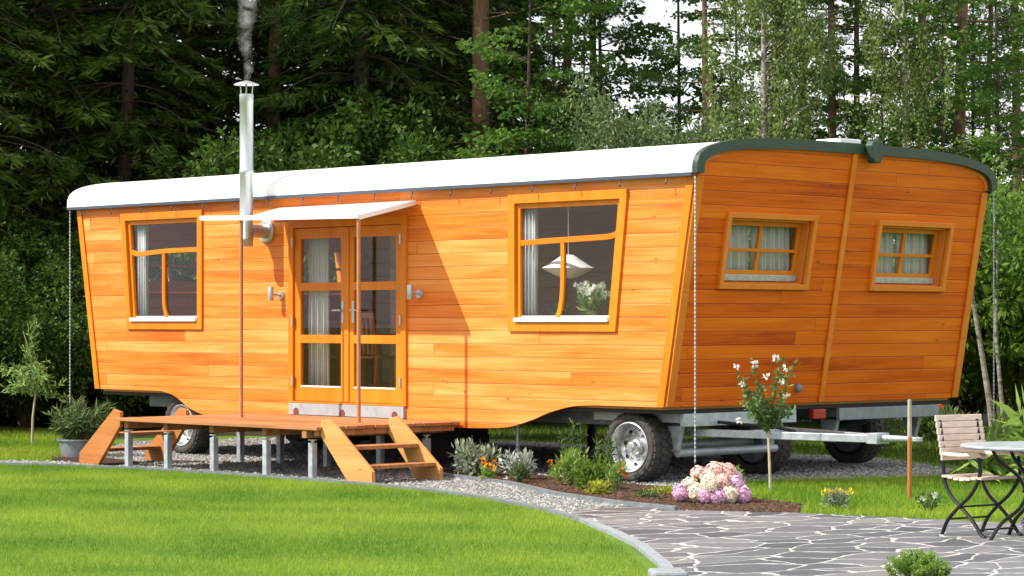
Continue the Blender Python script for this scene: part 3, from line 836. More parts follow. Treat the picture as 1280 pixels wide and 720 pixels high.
# the double door
dm = lambda a, b, t: (a, t, b)
door_frame = plate('door', [(DX0, DZ0), (DX1, DZ0), (DX1, DZ1), (DX0, DZ1)], [[(DX0 + 0.085, DZ0 + 0.02), (DX1 - 0.085, DZ0 + 0.02), (DX1 - 0.085, DZ1 - 0.10), (DX0 + 0.085, DZ1 - 0.10)]], 0.06,
                   lambda a, b, c: (a, -0.002 + c, b), M['frame'], wag, bevel=0.004)
def leaf(x0, x1):
    z0, z1 = DZ0 + 0.025, DZ1 - 0.105
    st, rl = 0.115, 0.10
    ph = (z1 - z0 - 0.17 - 0.13 - 2 * rl) / 3
    holes = []; z = z0 + 0.17
    for k in range(3):
        holes.append([(x0 + st, z), (x1 - st, z), (x1 - st, z + ph), (x0 + st, z + ph)]); z += ph + rl
    d = plate('door_leaf', [(x0, z0), (x1, z0), (x1, z1), (x0, z1)], holes, 0.05, lambda a, b, c: (a, 0.022 + c, b), M['frame'], door_frame, bevel=0.004)
    return holes
xm = (DX0 + DX1) / 2
for a, b in ((DX0 + 0.087, xm - 0.003), (xm + 0.003, DX1 - 0.087)):
    for h in leaf(a, b):
        mb = MB(); mb.box(h[0][0] - 0.01, h[1][0] + 0.01, 0.021, 0.027, h[0][1] - 0.01, h[2][1] + 0.01); mb.build('door_pane', M['glass'], door_frame)
    mb = MB(); z = DZ0 + 0.195
    mb.box(a + 0.125, b - 0.125, -0.006, 0.014, z, z + 0.018); mb.build('glazing_bead', M['white'], door_frame)
mb = MB(); mb.box(xm - 0.04, xm + 0.04, -0.018, -0.004, DZ0 + 0.03, DZ1 - 0.11); mb.build('meeting_strip', M['frame'], door_frame, bevel=0.004)
for x, dd in ((xm - 0.07, -1), (xm + 0.12, 1)):
    mb = MB()
    mb.box(x - 0.018, x + 0.018, -0.016, -0.006, 1.72, 1.98)
    mb.tube([(x, -0.01, 1.87), (x, -0.06, 1.87), (x + dd * 0.03, -0.068, 1.87), (x + dd * 0.13, -0.068, 1.868)], 0.011, 8)
    mb.build('door_handle', M['steel'], door_frame, smooth=True)
for z in (1.02, 1.75, 2.70):
    for x in (DX0 + 0.088, DX1 - 0.088):
        mb = MB(); mb.lathe([(0, -0.06), (0.013, -0.06), (0.013, 0.06), (0, 0.06)], (x, -0.04, z), 'z', 10); mb.build('hinge', M['steel'], door_frame, smooth=True)
mb = MB(); mb.box(DX0 + 0.02, DX1 - 0.03, -0.04, 0.05, 0.602, DZ0 - 0.004); mb.build('threshold', M['concrete'], wag, bevel=0.004)
for x in (4.28, 5.15, 6.1):
    mb = MB(); mb.lathe([(0, -0.004), (0.05, -0.004), (0.05, 0.0), (0, 0.0)], (x, -0.041, 0.635), 'y', 14)
    o = mb.build('threshold_mark', M['rust'], wag)

# stove pipe
px_, py_ = 3.671, -0.33
mb = MB(); mb.lathe([(0, 2.66), (0.076, 2.66), (0.083, 2.67), (0.083, 2.73), (0.087, 2.735), (0.087, 2.76), (0.083, 2.765), (0.083, 3.55), (0.087, 3.555), (0.087, 3.60), (0.083, 3.605), (0.083, 4.42), (0.087, 4.425), (0.087, 4.53), (0.07, 4.53), (0.07, 4.3), (0, 4.3)], (px_, py_, 0), 'z', 28)
pipe = mb.build('stove_pipe', M['steel'], wag, smooth=True)
mb = MB(); mb.lathe([(0, 4.70), (0.05, 4.69), (0.15, 4.655), (0.155, 4.645), (0.05, 4.665), (0, 4.67)], (px_, py_, 0), 'z', 28)
for a in (0.4, 2.5, 4.6):
    c, s = math.cos(a) * 0.075, math.sin(a) * 0.075
    mb.bar((px_ + c, py_ + s, 4.50), (px_ + c * 1.2, py_ + s * 1.2, 4.665), 0.02, 0.004)
mb.build('pipe_cap', M['steel'], pipe, smooth=True)
mb = MB(); mb.tube([(px_, py_ + 0.05, 2.85), (px_, -0.03, 2.85)], 0.083, 24); mb.build('pipe_elbow', M['steel'], pipe, smooth=True)
mb = MB(); mb.lathe([(0.084, -0.05), (0.125, -0.05), (0.15, -0.028), (0.15, -0.004), (0.084, -0.004), (0.084, -0.05)], (px_, 0, 2.85), 'y', 28); mb.build('wall_collar', M['steel'], pipe, smooth=True)

# wall lamps beside the door
for x, bx in ((3.90, 3.95), (6.47, 6.50)):
    mb = MB(); mb.lathe([(0, -0.085), (0.034, -0.085), (0.036, -0.08), (0.036, 0.08), (0.034, 0.085), (0, 0.085)], (x, -0.13, 2.075), 'z', 20)
    lo = mb.build('wall_lamp', M['steel'], wag, smooth=True)
    mb = MB(); mb.lathe([(0, -0.028), (0.05, -0.028), (0.055, -0.02), (0.055, -0.002), (0, -0.002)], (bx, 0, 2.055), 'y', 20)
    mb.tube([(bx, -0.02, 2.055), (x, -0.10, 2.07)], 0.014, 8); mb.build('lamp_mount', M['steel'], lo, smooth=True)
# rain chains
for (x, y, z0, z1) in ((10.83, -0.07, 0.27, 3.24), (-0.53, -0.07, 0.62, 3.24), (10.83, W_ + 0.07, 0.55, 3.24)):
    mb = MB(); n = int((z1 - z0) / 0.045)
    pts = []; rs = []
    for i in range(n * 2 + 1):
        pts.append((x, y, z1 - (z1 - z0) * i / (n * 2))); rs.append(0.010 if i % 2 else 0.005)
    mb.tube(pts, rs, 6); mb.build('rain_chain', M['galv'], wag)
# wall socket on the end wall
mb = MB(); xx = L_ + lean(1.02); mb.lathe([(0, 0.05), (0.03, 0.05), (0.045, 0.04), (0.05, 0.004), (0, 0.004)], (xx, 2.12, 1.0), 'x', 16); mb.build('wall_socket', M['drum'], wag, smooth=True)

# wheels
def make_wheel(y_out, x, parent, rz=0.0):
    """tyre lies from local y = 0 (outer face) to 0.30; z centre at the hub"""
    RR, w = 0.385, 0.30
    mb = MB()
    prof = [(0.268, 0.02), (0.285, 0.004), (0.31, -0.006), (0.345, 0.0), (0.366, 0.025), (0.376, 0.05), (0.378, w/2), (0.376, w-0.05), (0.366, w-0.025), (0.345, w), (0.31, w+0.006), (0.285, w-0.004), (0.268, w-0.02)]
    mb.lathe(prof + [prof[0]], (0, 0, 0), 'y', 56)
    nl = 30
    for k in range(nl):
        for (ya, yb, off, sk) in ((0.012, 0.095, 0, 0.5), (0.105, 0.195, 0.5, -0.4), (0.205, 0.288, 0, 0.5)):
            a = 2 * math.pi * (k + off) / nl; da = 2 * math.pi / nl * 0.30
            vs = []
            for r in (0.362, 0.388):
                for y, s in ((ya, -1), (yb, 1)):
                    for e in (-1, 1):
                        t = a + e * da + s * sk * 0.05
                        rr = r - (0.012 if (y < 0.02 or y > 0.28) else 0)
                        vs.append((rr * math.cos(t), y, rr * math.sin(t)))
            mb.add(vs, [(4,5,7,6),(0,1,5,4),(2,3,7,6),(0,2,6,4),(1,3,7,5)])
    wh = mb.build('wheel', M['tyre'], parent, smooth=True, angle=32)
    wh.location = (x, y_out, 0.388)
    mb = MB()
    mb.lathe([(0.272, 0.016), (0.272, 0.004), (0.262, 0.0), (0.252, 0.004), (0.246, 0.02), (0.238, 0.06), (0.228, 0.12), (0.20, 0.148), (0.165, 0.142), (0.135, 0.13), (0.118, 0.132), (0.112, 0.14), (0.0, 0.14)], (0, 0, 0), 'y', 48)
    n_rim = len(mb.f)
    for k in range(8):
        t = 2 * math.pi * (k + 0.5) / 8 + 0.2
        mb.lathe([(0, 0.1395), (0.021, 0.1395), (0.021, 0.15)], (0.192 * math.cos(t), 0, 0.192 * math.sin(t)), 'y', 12)
    rim_o = mb.build('rim', M['rim'], wh, smooth=True, angle=28)
    rim_o.data.materials.append(M['black'])
    for p_ in rim_o.data.polygons:
        if p_.index >= n_rim: p_.material_index = 1
    mb = MB()
    mb.lathe([(0.0, 0.012), (0.045, 0.014), (0.058, 0.026), (0.064, 0.08), (0.080, 0.095), (0.084, 0.135)], (0, 0, 0), 'y', 28)
    for k in range(8):
        t = 2 * math.pi * k / 8 + 0.2
        mb.lathe([(0, 0.098), (0.013, 0.098), (0.013, 0.136)], (0.145 * math.cos(t), 0, 0.145 * math.sin(t)), 'y', 6)
    mb.build('hub', M['rim'], wh, smooth=True, angle=35)
    mb = MB(); mb.lathe([(0.0, 0.31), (0.10, 0.31), (0.17, 0.295), (0.235, 0.285), (0.25, 0.26), (0.255, 0.11)], (0, 0, 0), 'y', 40); mb.build('brake_drum', M['drum'], wh, smooth=True)
    wh.rotation_euler.z = rz
    return wh
W0 = make_wheel(0.13, 9.70, wag)
for (x, y, rz) in ((1.70, 0.13, 0), (9.70, 2.42, math.pi), (1.70, 2.42, math.pi), (9.02, 2.72, 0), (1.70, 2.72, 0), (9.02, W_ - 0.13, math.pi), (1.70, W_ - 0.13, math.pi)):
    c = copy_tree(W0, wag); c.location = (x, y, 0.388); c.rotation_euler.z = rz
for ch in kids(wag):
    if ch.name.startswith('wheel') and ch.rotation_euler.z > 1: ch.rotation_euler.y = 0.37
# chassis of both halves
for y0 in (0.0, 2.62):
    mb = MB()
    for yy in (y0 + 0.50, y0 + 1.95):
        mb.box(0.5, 10.15, yy, yy + 0.09, 0.60, 0.757)
    for xx in (0.55, 2.6, 4.6, 6.6, 8.6):
        mb.box(xx, xx + 0.08, y0 + 0.592, y0 + 1.948, 0.62, 0.74)
    mb.build('chassis', M['drum'], wag, bevel=0.006)
    mb = MB()
    for yy in (y0 + 0.36, y0 + 2.02):
        mb.box(8.95, 10.28, yy, yy + 0.075, 0.655, 0.756)
    mb.box(10.285, 10.335, y0 + 0.30, y0 + 2.16, 0.62, 0.757)
    mb.build('bogie_frame', M['chassis'] if y0 == 0 else M['steel_darker'], wag, bevel=0.006)  # far frame takes a darker steel, its lower brightness put into colour
    for yy in (y0 + 0.45, y0 + 1.98):
        mb = MB(); mb.prism([(9.95, 0.62), (10.20, 0.62), (10.13, 0.36), (10.02, 0.36)], lambda a, b, t: (a, t, b), yy - 0.03, yy + 0.03)
        mb.build('spring_bracket', M['chassis'], wag, bevel=0.005)
    for xx in (1.70, 9.70 if y0 == 0 else 9.02):
        mb = MB(); mb.tube([(xx, y0 + 0.40, 0.388), (xx, y0 + 2.12, 0.388)], 0.055, 14); mb.build('axle', M['chassis'], wag, smooth=True)
        for yy in (y0 + 0.54, y0 + 1.96):
            mb = MB(); mb.ribbon(smooth_path([(xx - 0.5, 0.60), (xx - 0.25, 0.50), (xx, 0.465), (xx + 0.25, 0.50), (xx + 0.5, 0.60)], 4), 0.05, lambda a, b, t, yy=yy: (a, t, b), yy - 0.04, yy + 0.04)
            mb.build('leaf_spring', M['drum'], wag, weld=True)
# front cross tube and drawbar
mb = MB(); mb.tube([(10.12, 0.44, 0.33), (10.12, 2.05, 0.33)], 0.045, 12); mb.build('cross_tube', M['chassis'], wag, smooth=True)
mb = MB()
mb.bar((9.95, 0.66, 0.545), (12.15, 1.23, 0.525), 0.07, 0.08)
mb.bar((9.95, 1.88, 0.548), (12.15, 1.32, 0.528), 0.07, 0.08)
mb.box(10.55, 10.62, 0.86, 1.70, 0.51, 0.57)
drawbar = mb.build('drawbar', M['galv'], wag, bevel=0.006)
mb = MB(); mb.box(12.08, 12.22, 1.17, 1.38, 0.475, 0.585)
mb.tube([(12.2, 1.275, 0.53), (12.42, 1.275, 0.535), (12.60, 1.275, 0.535)], [0.04, 0.032, 0.028], 12)
mb.lathe([(0.035, -0.02), (0.06, -0.02), (0.06, 0.02), (0.035, 0.02), (0.035, -0.02)], (12.65, 1.275, 0.535), 'z', 18)
mb.build('coupling', M['galv'], drawbar, smooth=True, bevel=0.004)
mb = MB(); mb.tube([(11.2, 1.1, 0.575), (11.0, 1.0, 0.62), (10.6, 0.9, 0.64), (10.3, 0.85, 0.66)], 0.018, 8); mb.build('brake_hose', M['black'], drawbar, smooth=True)
for y in (2.56, 5.0):
    mb = MB(); mb.box(10.28 if y < 3 else 9.9, 10.345 if y < 3 else 9.96, y - 0.11, y + 0.11, 0.645, 0.755)
    mb.build('tail_light', M['red'], wag, bevel=0.012)
for (x, y, r, mm) in ((7.71, 0.40, 0.032, 'galv'), (7.75, 4.7, 0.05, 'black'), (5.0, 2.4, 0.09, 'black'), (4.6, 4.8, 0.06, 'black')):
    mb = MB(); mb.lathe([(0, 0.0), (0.09, 0.0), (0.09, 0.015), (r, 0.02), (r, 0.30), (r * 0.72, 0.31), (r * 0.72, 0.757)], (x, y, 0.004), 'z', 16); mb.build('support_leg', M[mm], wag, smooth=True)
# dark stowage trunks under the middle
mb = MB(); mb.box(5.2, 6.6, 0.35, 1.0, 0.12, 0.52); mb.build('stowage_box', M['black'], wag, bevel=0.02)
mb = MB(); mb.box(2.9, 3.9, 0.9, 1.5, 0.22, 0.56); mb.build('stowage_box', M['black'], wag, bevel=0.02)

# ------------------------------------------------------------------ inside the wagon
def curtain(x0, x1, y, z0, z1, label, ends=False, folds=7, m='curtain', wave=0.03):
    mb = MB(); nx = folds * 8; vs = []; fs = []
    for j in range(2):
        for i in range(nx + 1):
            t = i / nx
            d = wave * math.sin(t * folds * 2 * math.pi) + 0.4 * wave * math.sin(t * folds * 3.1 + j)
            a = x0 + (x1 - x0) * t
            z = z0 if j == 0 else z1
            vs.append((y + d, a, z) if ends else (a, y + d, z))
    n = nx + 1
    for i in range(nx): fs.append((i, i + 1, n + i + 1, n + i))
    mb.add(vs, fs)
    o = mb.build('curtain', M[m], None, smooth=True, angle=180)
    s = o.modifiers.new('thick', 'SOLIDIFY'); s.thickness = 0.004
    return tag(o, label, 'curtain')
curtain(0.72, 0.92, 0.16, 1.55, 3.2, 'white curtain hanging at the left side inside the left big window')
curtain(8.06, 8.26, 0.16, 1.55, 3.2, 'white curtain hanging at the left side inside the right big window')
curtain(4.22, 4.62, 0.20, 0.86, 3.0, 'white curtain hanging behind the left door leaf')
curtain(5.86, 6.18, 0.20, 0.86, 3.0, 'white curtain hanging behind the right door leaf')
curtain(0.63, 1.29, L_ + 0.04, 2.0, 3.15, 'white curtain in the left panes of the end window nearest the rain chain', True, 6)  # end curtains widened, pale cloth also standing in for sky reflection
curtain(1.32, 1.98, L_ + 0.04, 2.0, 3.15, 'white curtain in the right panes of the end window nearest the rain chain', True, 9)
curtain(3.17, 3.84, L_ + 0.04, 2.0, 3.15, 'white curtain in the left panes of the end window near the far corner', True, 8)
curtain(3.86, 4.50, L_ + 0.04, 2.0, 3.15, 'white curtain in the right panes of the end window near the far corner', True, 8)

# pendant lamp
lx, ly, lz = 8.50, 0.42, 2.33
t = thing('pendant_lamp', 'white saucer-shaped pendant lamp hanging inside the right big window', 'lamp', (lx, ly, lz))
mb = MB(); mb.lathe([(0.02, 0.15), (0.07, 0.145), (0.15, 0.09), (0.25, 0.025), (0.30, 0.0), (0.275, -0.012), (0.18, -0.065), (0.09, -0.105), (0.03, -0.115)], (0, 0, 0), 'z', 28)
mb.build('lamp_shade', M['white'], t, smooth=True, angle=60)
mb = MB(); mb.tube([(0, 0, 0.15), (0, 0, 3.23 - lz)], 0.006, 6); mb.build('cord', M['white'], t)
# window shelf, vase with white flowers, small plant
shelf = MB(); shelf.box(8.0, 9.75, 0.075, 0.44, 1.66, 1.695); o = shelf.build('window_shelf', M['darkwood'], wag)
def cluster(c, r, n, ln, wd, g=rng, up=0.6, shell=0.35, zs=1.0, tint_top=0.45):
    """leaves spread through an ellipsoid, pointing outward and up"""
    d = unit(g.normal(size=(n, 3)))
    rr = (shell + (1 - shell) * g.random(n)) ** 0.8
    P = d * rr[:, None] * np.array([r, r, r * zs]) + np.array(c)
    D = d + np.array([0, 0, up]) + 0.5 * g.normal(size=(n, 3))
    V = leaf_quads(P, D, ln * (0.6 + 0.8 * g.random(n)), wd * (0.6 + 0.8 * g.random(n)), g)
    t = np.clip(0.5 + 0.22 * g.normal(size=n), 0, 1)
    return V, t
def leaves_obj(name, parts, m, parent=None):
    V = np.concatenate([p[0] for p in parts]); T = np.concatenate([p[1] for p in parts])
    return link(name, raw_mesh(name, V, 4, T), m, parent)
vx, vy, vz = 9.03, 0.26, 1.697
t = thing('flower_vase', 'glass vase of white tulips and greenery on the shelf of the right big window', 'vase', (vx, vy, vz))
mb = MB(); mb.lathe([(0, 0), (0.06, 0), (0.062, 0.01), (0.06, 0.10), (0.07, 0.15), (0.066, 0.15), (0.055, 0.10), (0.055, 0.015), (0, 0.015)], (0, 0, 0), 'z', 20)
mb.build('vase', mat('vase_glass', (0.30, 0.34, 0.20), 0.15), t, smooth=True)
leaves_obj('greenery', [cluster((0, 0, 0.22), 0.12, 260, 0.12, 0.03, up=1.4, zs=1.1)], M['leaf_herb'], t)
pp = []
for k in range(26):
    a = rnd.random() * 6.28; r = 0.05 + 0.17 * rnd.random()
    pp.append(cluster((r * math.cos(a), r * math.sin(a) * 0.7, 0.28 + 0.16 * rnd.random()), 0.018, 14, 0.045, 0.026, up=1.0))
leaves_obj('blossom', pp, M['pet_white'], t)
t = thing('house_plant', 'small dark potted plant low in the left pane of the right big window', 'plant', (8.52, 0.26, 1.697))
mb = MB(); mb.lathe([(0, 0), (0.05, 0), (0.06, 0.07), (0.05, 0.07), (0, 0.06)], (0, 0, 0), 'z', 16); mb.build('pot', M['darkwood'], t, smooth=True)
leaves_obj('foliage', [cluster((0, 0, 0.11), 0.10, 200, 0.06, 0.03)], M['leaf_dark'], t)
# kitchen counter with dark oven, seen through the door
t = thing('kitchen_counter', 'brown kitchen counter with a dark oven behind the door glass', 'counter', (2.1, 3.6, 0.84))
mb = MB(); mb.box(-1.6, 1.6, 0.85, 1.40, 0.0, 0.86); mb.build('cabinet', M['inner'], t, bevel=0.01)
mb = MB(); mb.box(-1.65, 1.65, 0.80, 1.41, 0.862, 0.90); mb.build('worktop', M['darkwood'], t, bevel=0.006)
mb = MB(); mb.box(-0.2, 0.4, 0.835, 0.848, 0.12, 0.72); mb.build('oven_front', M['black'], t)
t = thing('wall_cupboard', 'brown cupboard standing by the back wall behind the right door leaf', 'cupboard', (3.4, 2.9, 0.84))
mb = MB(); mb.box(-0.4, 0.4, -0.3, 0.3, 0, 2.1); mb.build('carcass', M['inner'], t, bevel=0.01)
mb = MB(); mb.box(-0.36, -0.01, -0.32, -0.303, 0.05, 2.05); mb.box(0.01, 0.36, -0.32, -0.303, 0.05, 2.05); mb.build('cupboard_door', M['inner'], t, bevel=0.005)
def slat_chair(loc, rz, label):
    t = thing('dining_chair', label, 'chair', loc, rz, None)
    for sx in (-0.2, 0.2):
        mb = MB(); mb.tube([(sx, -0.2, 0), (sx, -0.2, 0.44)], 0.02, 8); mb.build('leg', M['darkwood'], t)
        mb = MB(); mb.tube([(sx, 0.24, 0), (sx, 0.2, 0.44), (sx, 0.28, 0.98)], 0.02, 8); mb.build('leg', M['darkwood'], t)
    mb = MB(); mb.box(-0.23, 0.23, -0.23, 0.22, 0.44, 0.47); mb.build('seat', M['darkwood'], t, bevel=0.01)
    mb = MB()
    for k in range(6): mb.bar((-0.16 + k * 0.064, 0.21, 0.5), (-0.16 + k * 0.064, 0.275, 0.95), 0.03, 0.012, (0, 1, 0))
    mb.bar((-0.22, 0.28, 0.97), (0.22, 0.28, 0.97), 0.03, 0.07)
    mb.build('backrest', M['darkwood'], t)
    return t
slat_chair((3.92, 0.80, 0.84), 2.6, 'dark slatted chair behind the left door leaf')
slat_chair((4.62, 0.85, 0.84), 3.5, 'dark slatted chair behind the right door leaf')
t = thing('dining_table', 'dark wooden dining table inside the wagon behind the door', 'table', (4.0, 1.75, 0.84))
mb = MB(); mb.box(-0.7, 0.7, -0.4, 0.4, 0.70, 0.74); mb.build('table_top', M['darkwood'], t, bevel=0.008)
for sx in (-0.62, 0.62):
    for sy in (-0.33, 0.33):
        mb = MB(); mb.box(sx - 0.03, sx + 0.03, sy - 0.03, sy + 0.03, 0, 0.698); mb.build('leg', M['darkwood'], t)

# ------------------------------------------------------------------ awning
aw = thing('awning', 'small white cloth awning over the double door carried by two thin brown poles', 'awning', (0, 0, 0))
AO = [(3.73, -1.05, 2.985), (6.62, -1.05, 2.925)]; AI = [(3.93, -0.03, 3.135), (6.44, -0.03, 3.140)]
vs = []; fs = []; nu, nv = 30, 10
for j in range(nv + 1):
    v = j / nv
    for i in range(nu + 1):
        u = i / nu
        a = Vector(AI[0]).lerp(Vector(AI[1]), u); b = Vector(AO[0]).lerp(Vector(AO[1]), u)
        p = a.lerp(b, v)
        p.z -= 0.05 * math.sin(math.pi * v) * (0.6 + 0.4 * math.cos(u * 9)) + 0.012 * math.sin(u * 23 + v * 3) * v
        vs.append(p)
for j in range(nv):
    for i in range(nu):
        k = j * (nu + 1) + i
        fs.append((k, k + 1, k + nu + 2, k + nu + 1))
mb = MB(); mb.add(vs, fs); o = mb.build('awning_cloth', M['cloth'], aw, smooth=True, angle=180)
s = o.modifiers.new('thick', 'SOLIDIFY'); s.thickness = 0.006
mb = MB()
mb.ribbon([(3.70, 2.985), (5.2, 2.948), (6.64, 2.925)], 0.055, lambda a, b, t: (a, t, b), -1.065, -1.045)
mb.build('valance', M['cloth'], aw)
mb = MB(); mb.bar((6.64, -1.05, 2.91), (6.455, -0.03, 3.115), 0.012, 0.055); mb.build('valance', M['cloth'], aw)
for x, zt in ((4.455, 2.945), (6.60, 2.91)):
    mb = MB(); mb.lathe([(0, 0.596), (0.026, 0.596), (0.024, 0.63), (0.023, zt), (0, zt)], (x, -1.02, 0), 'z', 12); mb.build('awning_pole', M['pole'], aw, smooth=True)

# ------------------------------------------------------------------ deck and steps
DZ = 0.595
deck = thing('wooden_deck', 'reddish brown plank deck in front of the double door on galvanised posts', 'deck', (0, 0, 0))
mb = MB(); nb = 15
for i in range(nb):
    y1 = -0.03 - i * 0.142; y0 = y1 - 0.136
    mb.box(3.47 + 0.02 * rnd.random(), 7.2 + 0.035 * rnd.random(), y0, y1, DZ - 0.035 - 0.002 * rnd.random(), DZ + 0.002 * rnd.random())
mb.build('deck_boards', M['deck'], deck, bevel=0.004)
for x in (3.58, 4.36, 5.24, 6.2, 7.0):
    mb = MB(); mb.box(x - 0.04, x + 0.04, -2.06 if x < 6.8 else -2.14, -0.12, DZ - 0.125, DZ - 0.039); mb.build('joist', M['deck'], deck, bevel=0.005)
    for y in (-2.02, -0.35):
        mb = MB(); mb.box(x - 0.036, x + 0.036, y - 0.036, y + 0.036, 0.0, 0.415)
        p = mb.build('post', M['galv'], deck, bevel=0.006)
        mb = MB(); mb.lathe([(0.02, 0.416), (0.02, 0.44), (0.05, 0.44), (0.05, 0.452), (0, 0.452)], (x, y, 0), 'z', 12); mb.build('screw_head', M['galv'], p, smooth=True)
mb = MB(); mb.box(7.12, 7.19, -2.10, -0.1, DZ - 0.10, DZ - 0.039); mb.build('edge_beam', M['deck'], deck, bevel=0.004)

def steps(loc, mirror, label):
    t = thing('wooden_steps', label, 'steps', loc)
    s = -1 if mirror else 1
    for y in (0.0, 0.97):
        poly = [(-0.02, 0.66), (0.12, 0.69), (0.83, 0.145), (0.83, 0.0), (0.45, 0.0), (-0.02, 0.50)]
        if s < 0: poly = [(-0.05 + a * s if False else s * a, b) for a, b in poly][::-1]
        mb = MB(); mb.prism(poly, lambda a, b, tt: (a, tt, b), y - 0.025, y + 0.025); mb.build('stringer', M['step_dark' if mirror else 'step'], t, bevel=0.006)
    for (a, z) in ((0.22, 0.40), (0.50, 0.205)):
        x0, x1 = (a, a + 0.27) if s > 0 else (-a - 0.27, -a)
        mb = MB(); mb.box(x0, x1, 0.026, 0.944, z - 0.04, z); mb.build('tread', M['deck'], t, bevel=0.005)
    return t
steps((7.22, -2.05, 0.0), False, 'open wooden steps at the right end of the deck towards the flower bed')
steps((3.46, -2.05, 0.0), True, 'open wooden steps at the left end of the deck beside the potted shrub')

# ------------------------------------------------------------------ smoke
def smoke_mat():
    m, nt, N, Lk, out = new_mat('stove_smoke')
    v = nd(nt, 'ShaderNodeVolumePrincipled'); v.inputs['Color'].default_value = (0.92, 0.93, 0.95, 1); v.inputs['Anisotropy'].default_value = 0.2
    tc = N.new('ShaderNodeTexCoord')
    no = nd(nt, 'ShaderNodeTexNoise', Scale=6.5, Detail=5.0, Roughness=0.6, Distortion=0.8); Lk.new(tc.outputs['Object'], no.inputs['Vector'])
    sp = N.new('ShaderNodeSeparateXYZ'); Lk.new(tc.outputs['Object'], sp.inputs[0])
    t = mth(nt, 'DIVIDE', mth(nt, 'SUBTRACT', sp.outputs[2], 4.70), 1.05)
    dx = mth(nt, 'SUBTRACT', mth(nt, 'SUBTRACT', sp.outputs[0], 3.671), mth(nt, 'MULTIPLY', mth(nt, 'SINE', mth(nt, 'MULTIPLY', t, 9.0)), 0.05))
    dy = mth(nt, 'SUBTRACT', sp.outputs[1], -0.33)
    q2 = mth(nt, 'ADD', mth(nt, 'MULTIPLY', dx, dx), mth(nt, 'MULTIPLY', dy, dy))
    rr = mth(nt, 'MULTIPLY_ADD', mth(nt, 'MAXIMUM', t, 0.0), 0.105, 0.055)
    fall = mth(nt, 'MAXIMUM', mth(nt, 'SUBTRACT', 1.0, mth(nt, 'DIVIDE', q2, mth(nt, 'MULTIPLY', rr, rr))), 0.0)
    d = mth(nt, 'MULTIPLY', mth(nt, 'MAXIMUM', mth(nt, 'SUBTRACT', no.outputs['Fac'], 0.40), 0.0), mth(nt, 'MULTIPLY', fall, 8.5))
    Lk.new(d, v.inputs['Density']); Lk.new(v.outputs[0], out.inputs['Volume'])
    return m
pts = []; rs = []
for i in range(16):
    t_ = i / 15
    pts.append((px_ + 0.02 + 0.05 * math.sin(t_ * 9) + 0.02 * t_, py_ + 0.03 * math.cos(t_ * 7), 4.70 + 1.05 * t_)); rs.append(0.075 + 0.15 * t_)
mb = MB(); mb.tube(pts, rs, 16)
tag(mb.build('smoke', smoke_mat(), smooth=True), 'thin white smoke rising from the stove pipe', 'smoke', kind='stuff')

# ------------------------------------------------------------------ trees
TREES = {}
def limb(mb, p, q, r0, r1, sag=0.0, n=4):
    p, q = Vector(p), Vector(q); pts = []; rs = []
    for i in range(n + 1):
        t = i / n; x = p.lerp(q, t); x.z -= sag * math.sin(math.pi * t); pts.append(x); rs.append(r0 + (r1 - r0) * t)
    mb.tube(pts, rs, 5, caps=False)
def trunk_mb(H, r, bend=0.2, g=None, n=10):
    g = g or rng
    a, b = g.normal(size=2) * bend
    mb = MB(); pts = []; rs = []
    for i in range(n + 1):
        t = i / n
        pts.append((a * math.sin(t * 2.2) * t, b * math.sin(t * 2.9) * t, H * t)); rs.append(r * (1.25 if i == 0 else 1) * (1 - 0.86 * t) )
    mb.tube(pts, rs, 9)
    return mb, (lambda z: (a * math.sin(z/H * 2.2) * z/H, b * math.sin(z/H * 2.9) * z/H))
def proto(kind, trunk, leaves, lm, bm_):
    me_t = trunk.build('trunk', M[bm_]).data
    V = np.concatenate([p[0] for p in leaves]); T = np.concatenate([p[1] for p in leaves])
    me_c = raw_mesh(kind + '_crown', V, 4, T); me_c.materials.append(M[lm])
    for o in [o for o in bpy.data.objects if o.data == me_t]: bpy.data.objects.remove(o)
    me_t.polygons.foreach_set('use_smooth', [True] * len(me_t.polygons))
    TREES.setdefault(kind, []).append((me_t, me_c))

def make_spruce(seed, H=17.0, zlow=0.7, spread=2.7, dens=1.0):
    g = np.random.default_rng(seed)
    mb, axis = trunk_mb(H, 0.17, 0.15, g)
    lv = []; z = zlow
    while z < H - 0.3:
        fine = z < 9.5
        bl = spread * (1 - z / H) ** 0.75 + 0.25
        nb = 6 if fine else 5
        for k in range(nb):
            a = g.random() * 6.283; l = bl * (0.65 + 0.5 * g.random())
            ox, oy = axis(z)
            drop = 0.18 + 0.22 * g.random()
            if fine: limb(mb, (ox, oy, z), (ox + math.cos(a) * l * .9, oy + math.sin(a) * l * .9, z - drop * l), 0.022, 0.006, -0.08 * l, 4)
            n = int(l * (62 if fine else 13) * dens)
            s = 0.12 + 0.88 * g.random(n) ** 0.8
            side = (g.random(n) - 0.5) * 2 * 0.34 * l * (1.08 - s)
            r = s * l
            P = np.stack([ox + math.cos(a) * r - math.sin(a) * side, oy + math.sin(a) * r + math.cos(a) * side, z - drop * l * s ** 1.3 - np.abs(side) * 0.25 - 0.10 * g.random(n)], 1)
            D = np.stack([math.cos(a) * 0.8 - math.sin(a) * np.sign(side) * 0.8, math.sin(a) * 0.8 + math.cos(a) * np.sign(side) * 0.8, -0.45 + 0.3 * g.normal(size=n)], 1) + 0.25 * g.normal(size=(n, 3))
            sz = 1.0 if fine else 2.6
            V = leaf_quads(P, D, sz * (0.14 + 0.16 * g.random(n)), sz * (0.035 + 0.03 * g.random(n)), g)
            lv.append((V, np.clip(0.25 + 0.6 * s * g.random() + 0.15 * g.normal(size=n), 0, 1)))
        z += 0.34 if fine else 0.6
    proto('spruce', mb, lv, 'leaf_spruce', 'bark')
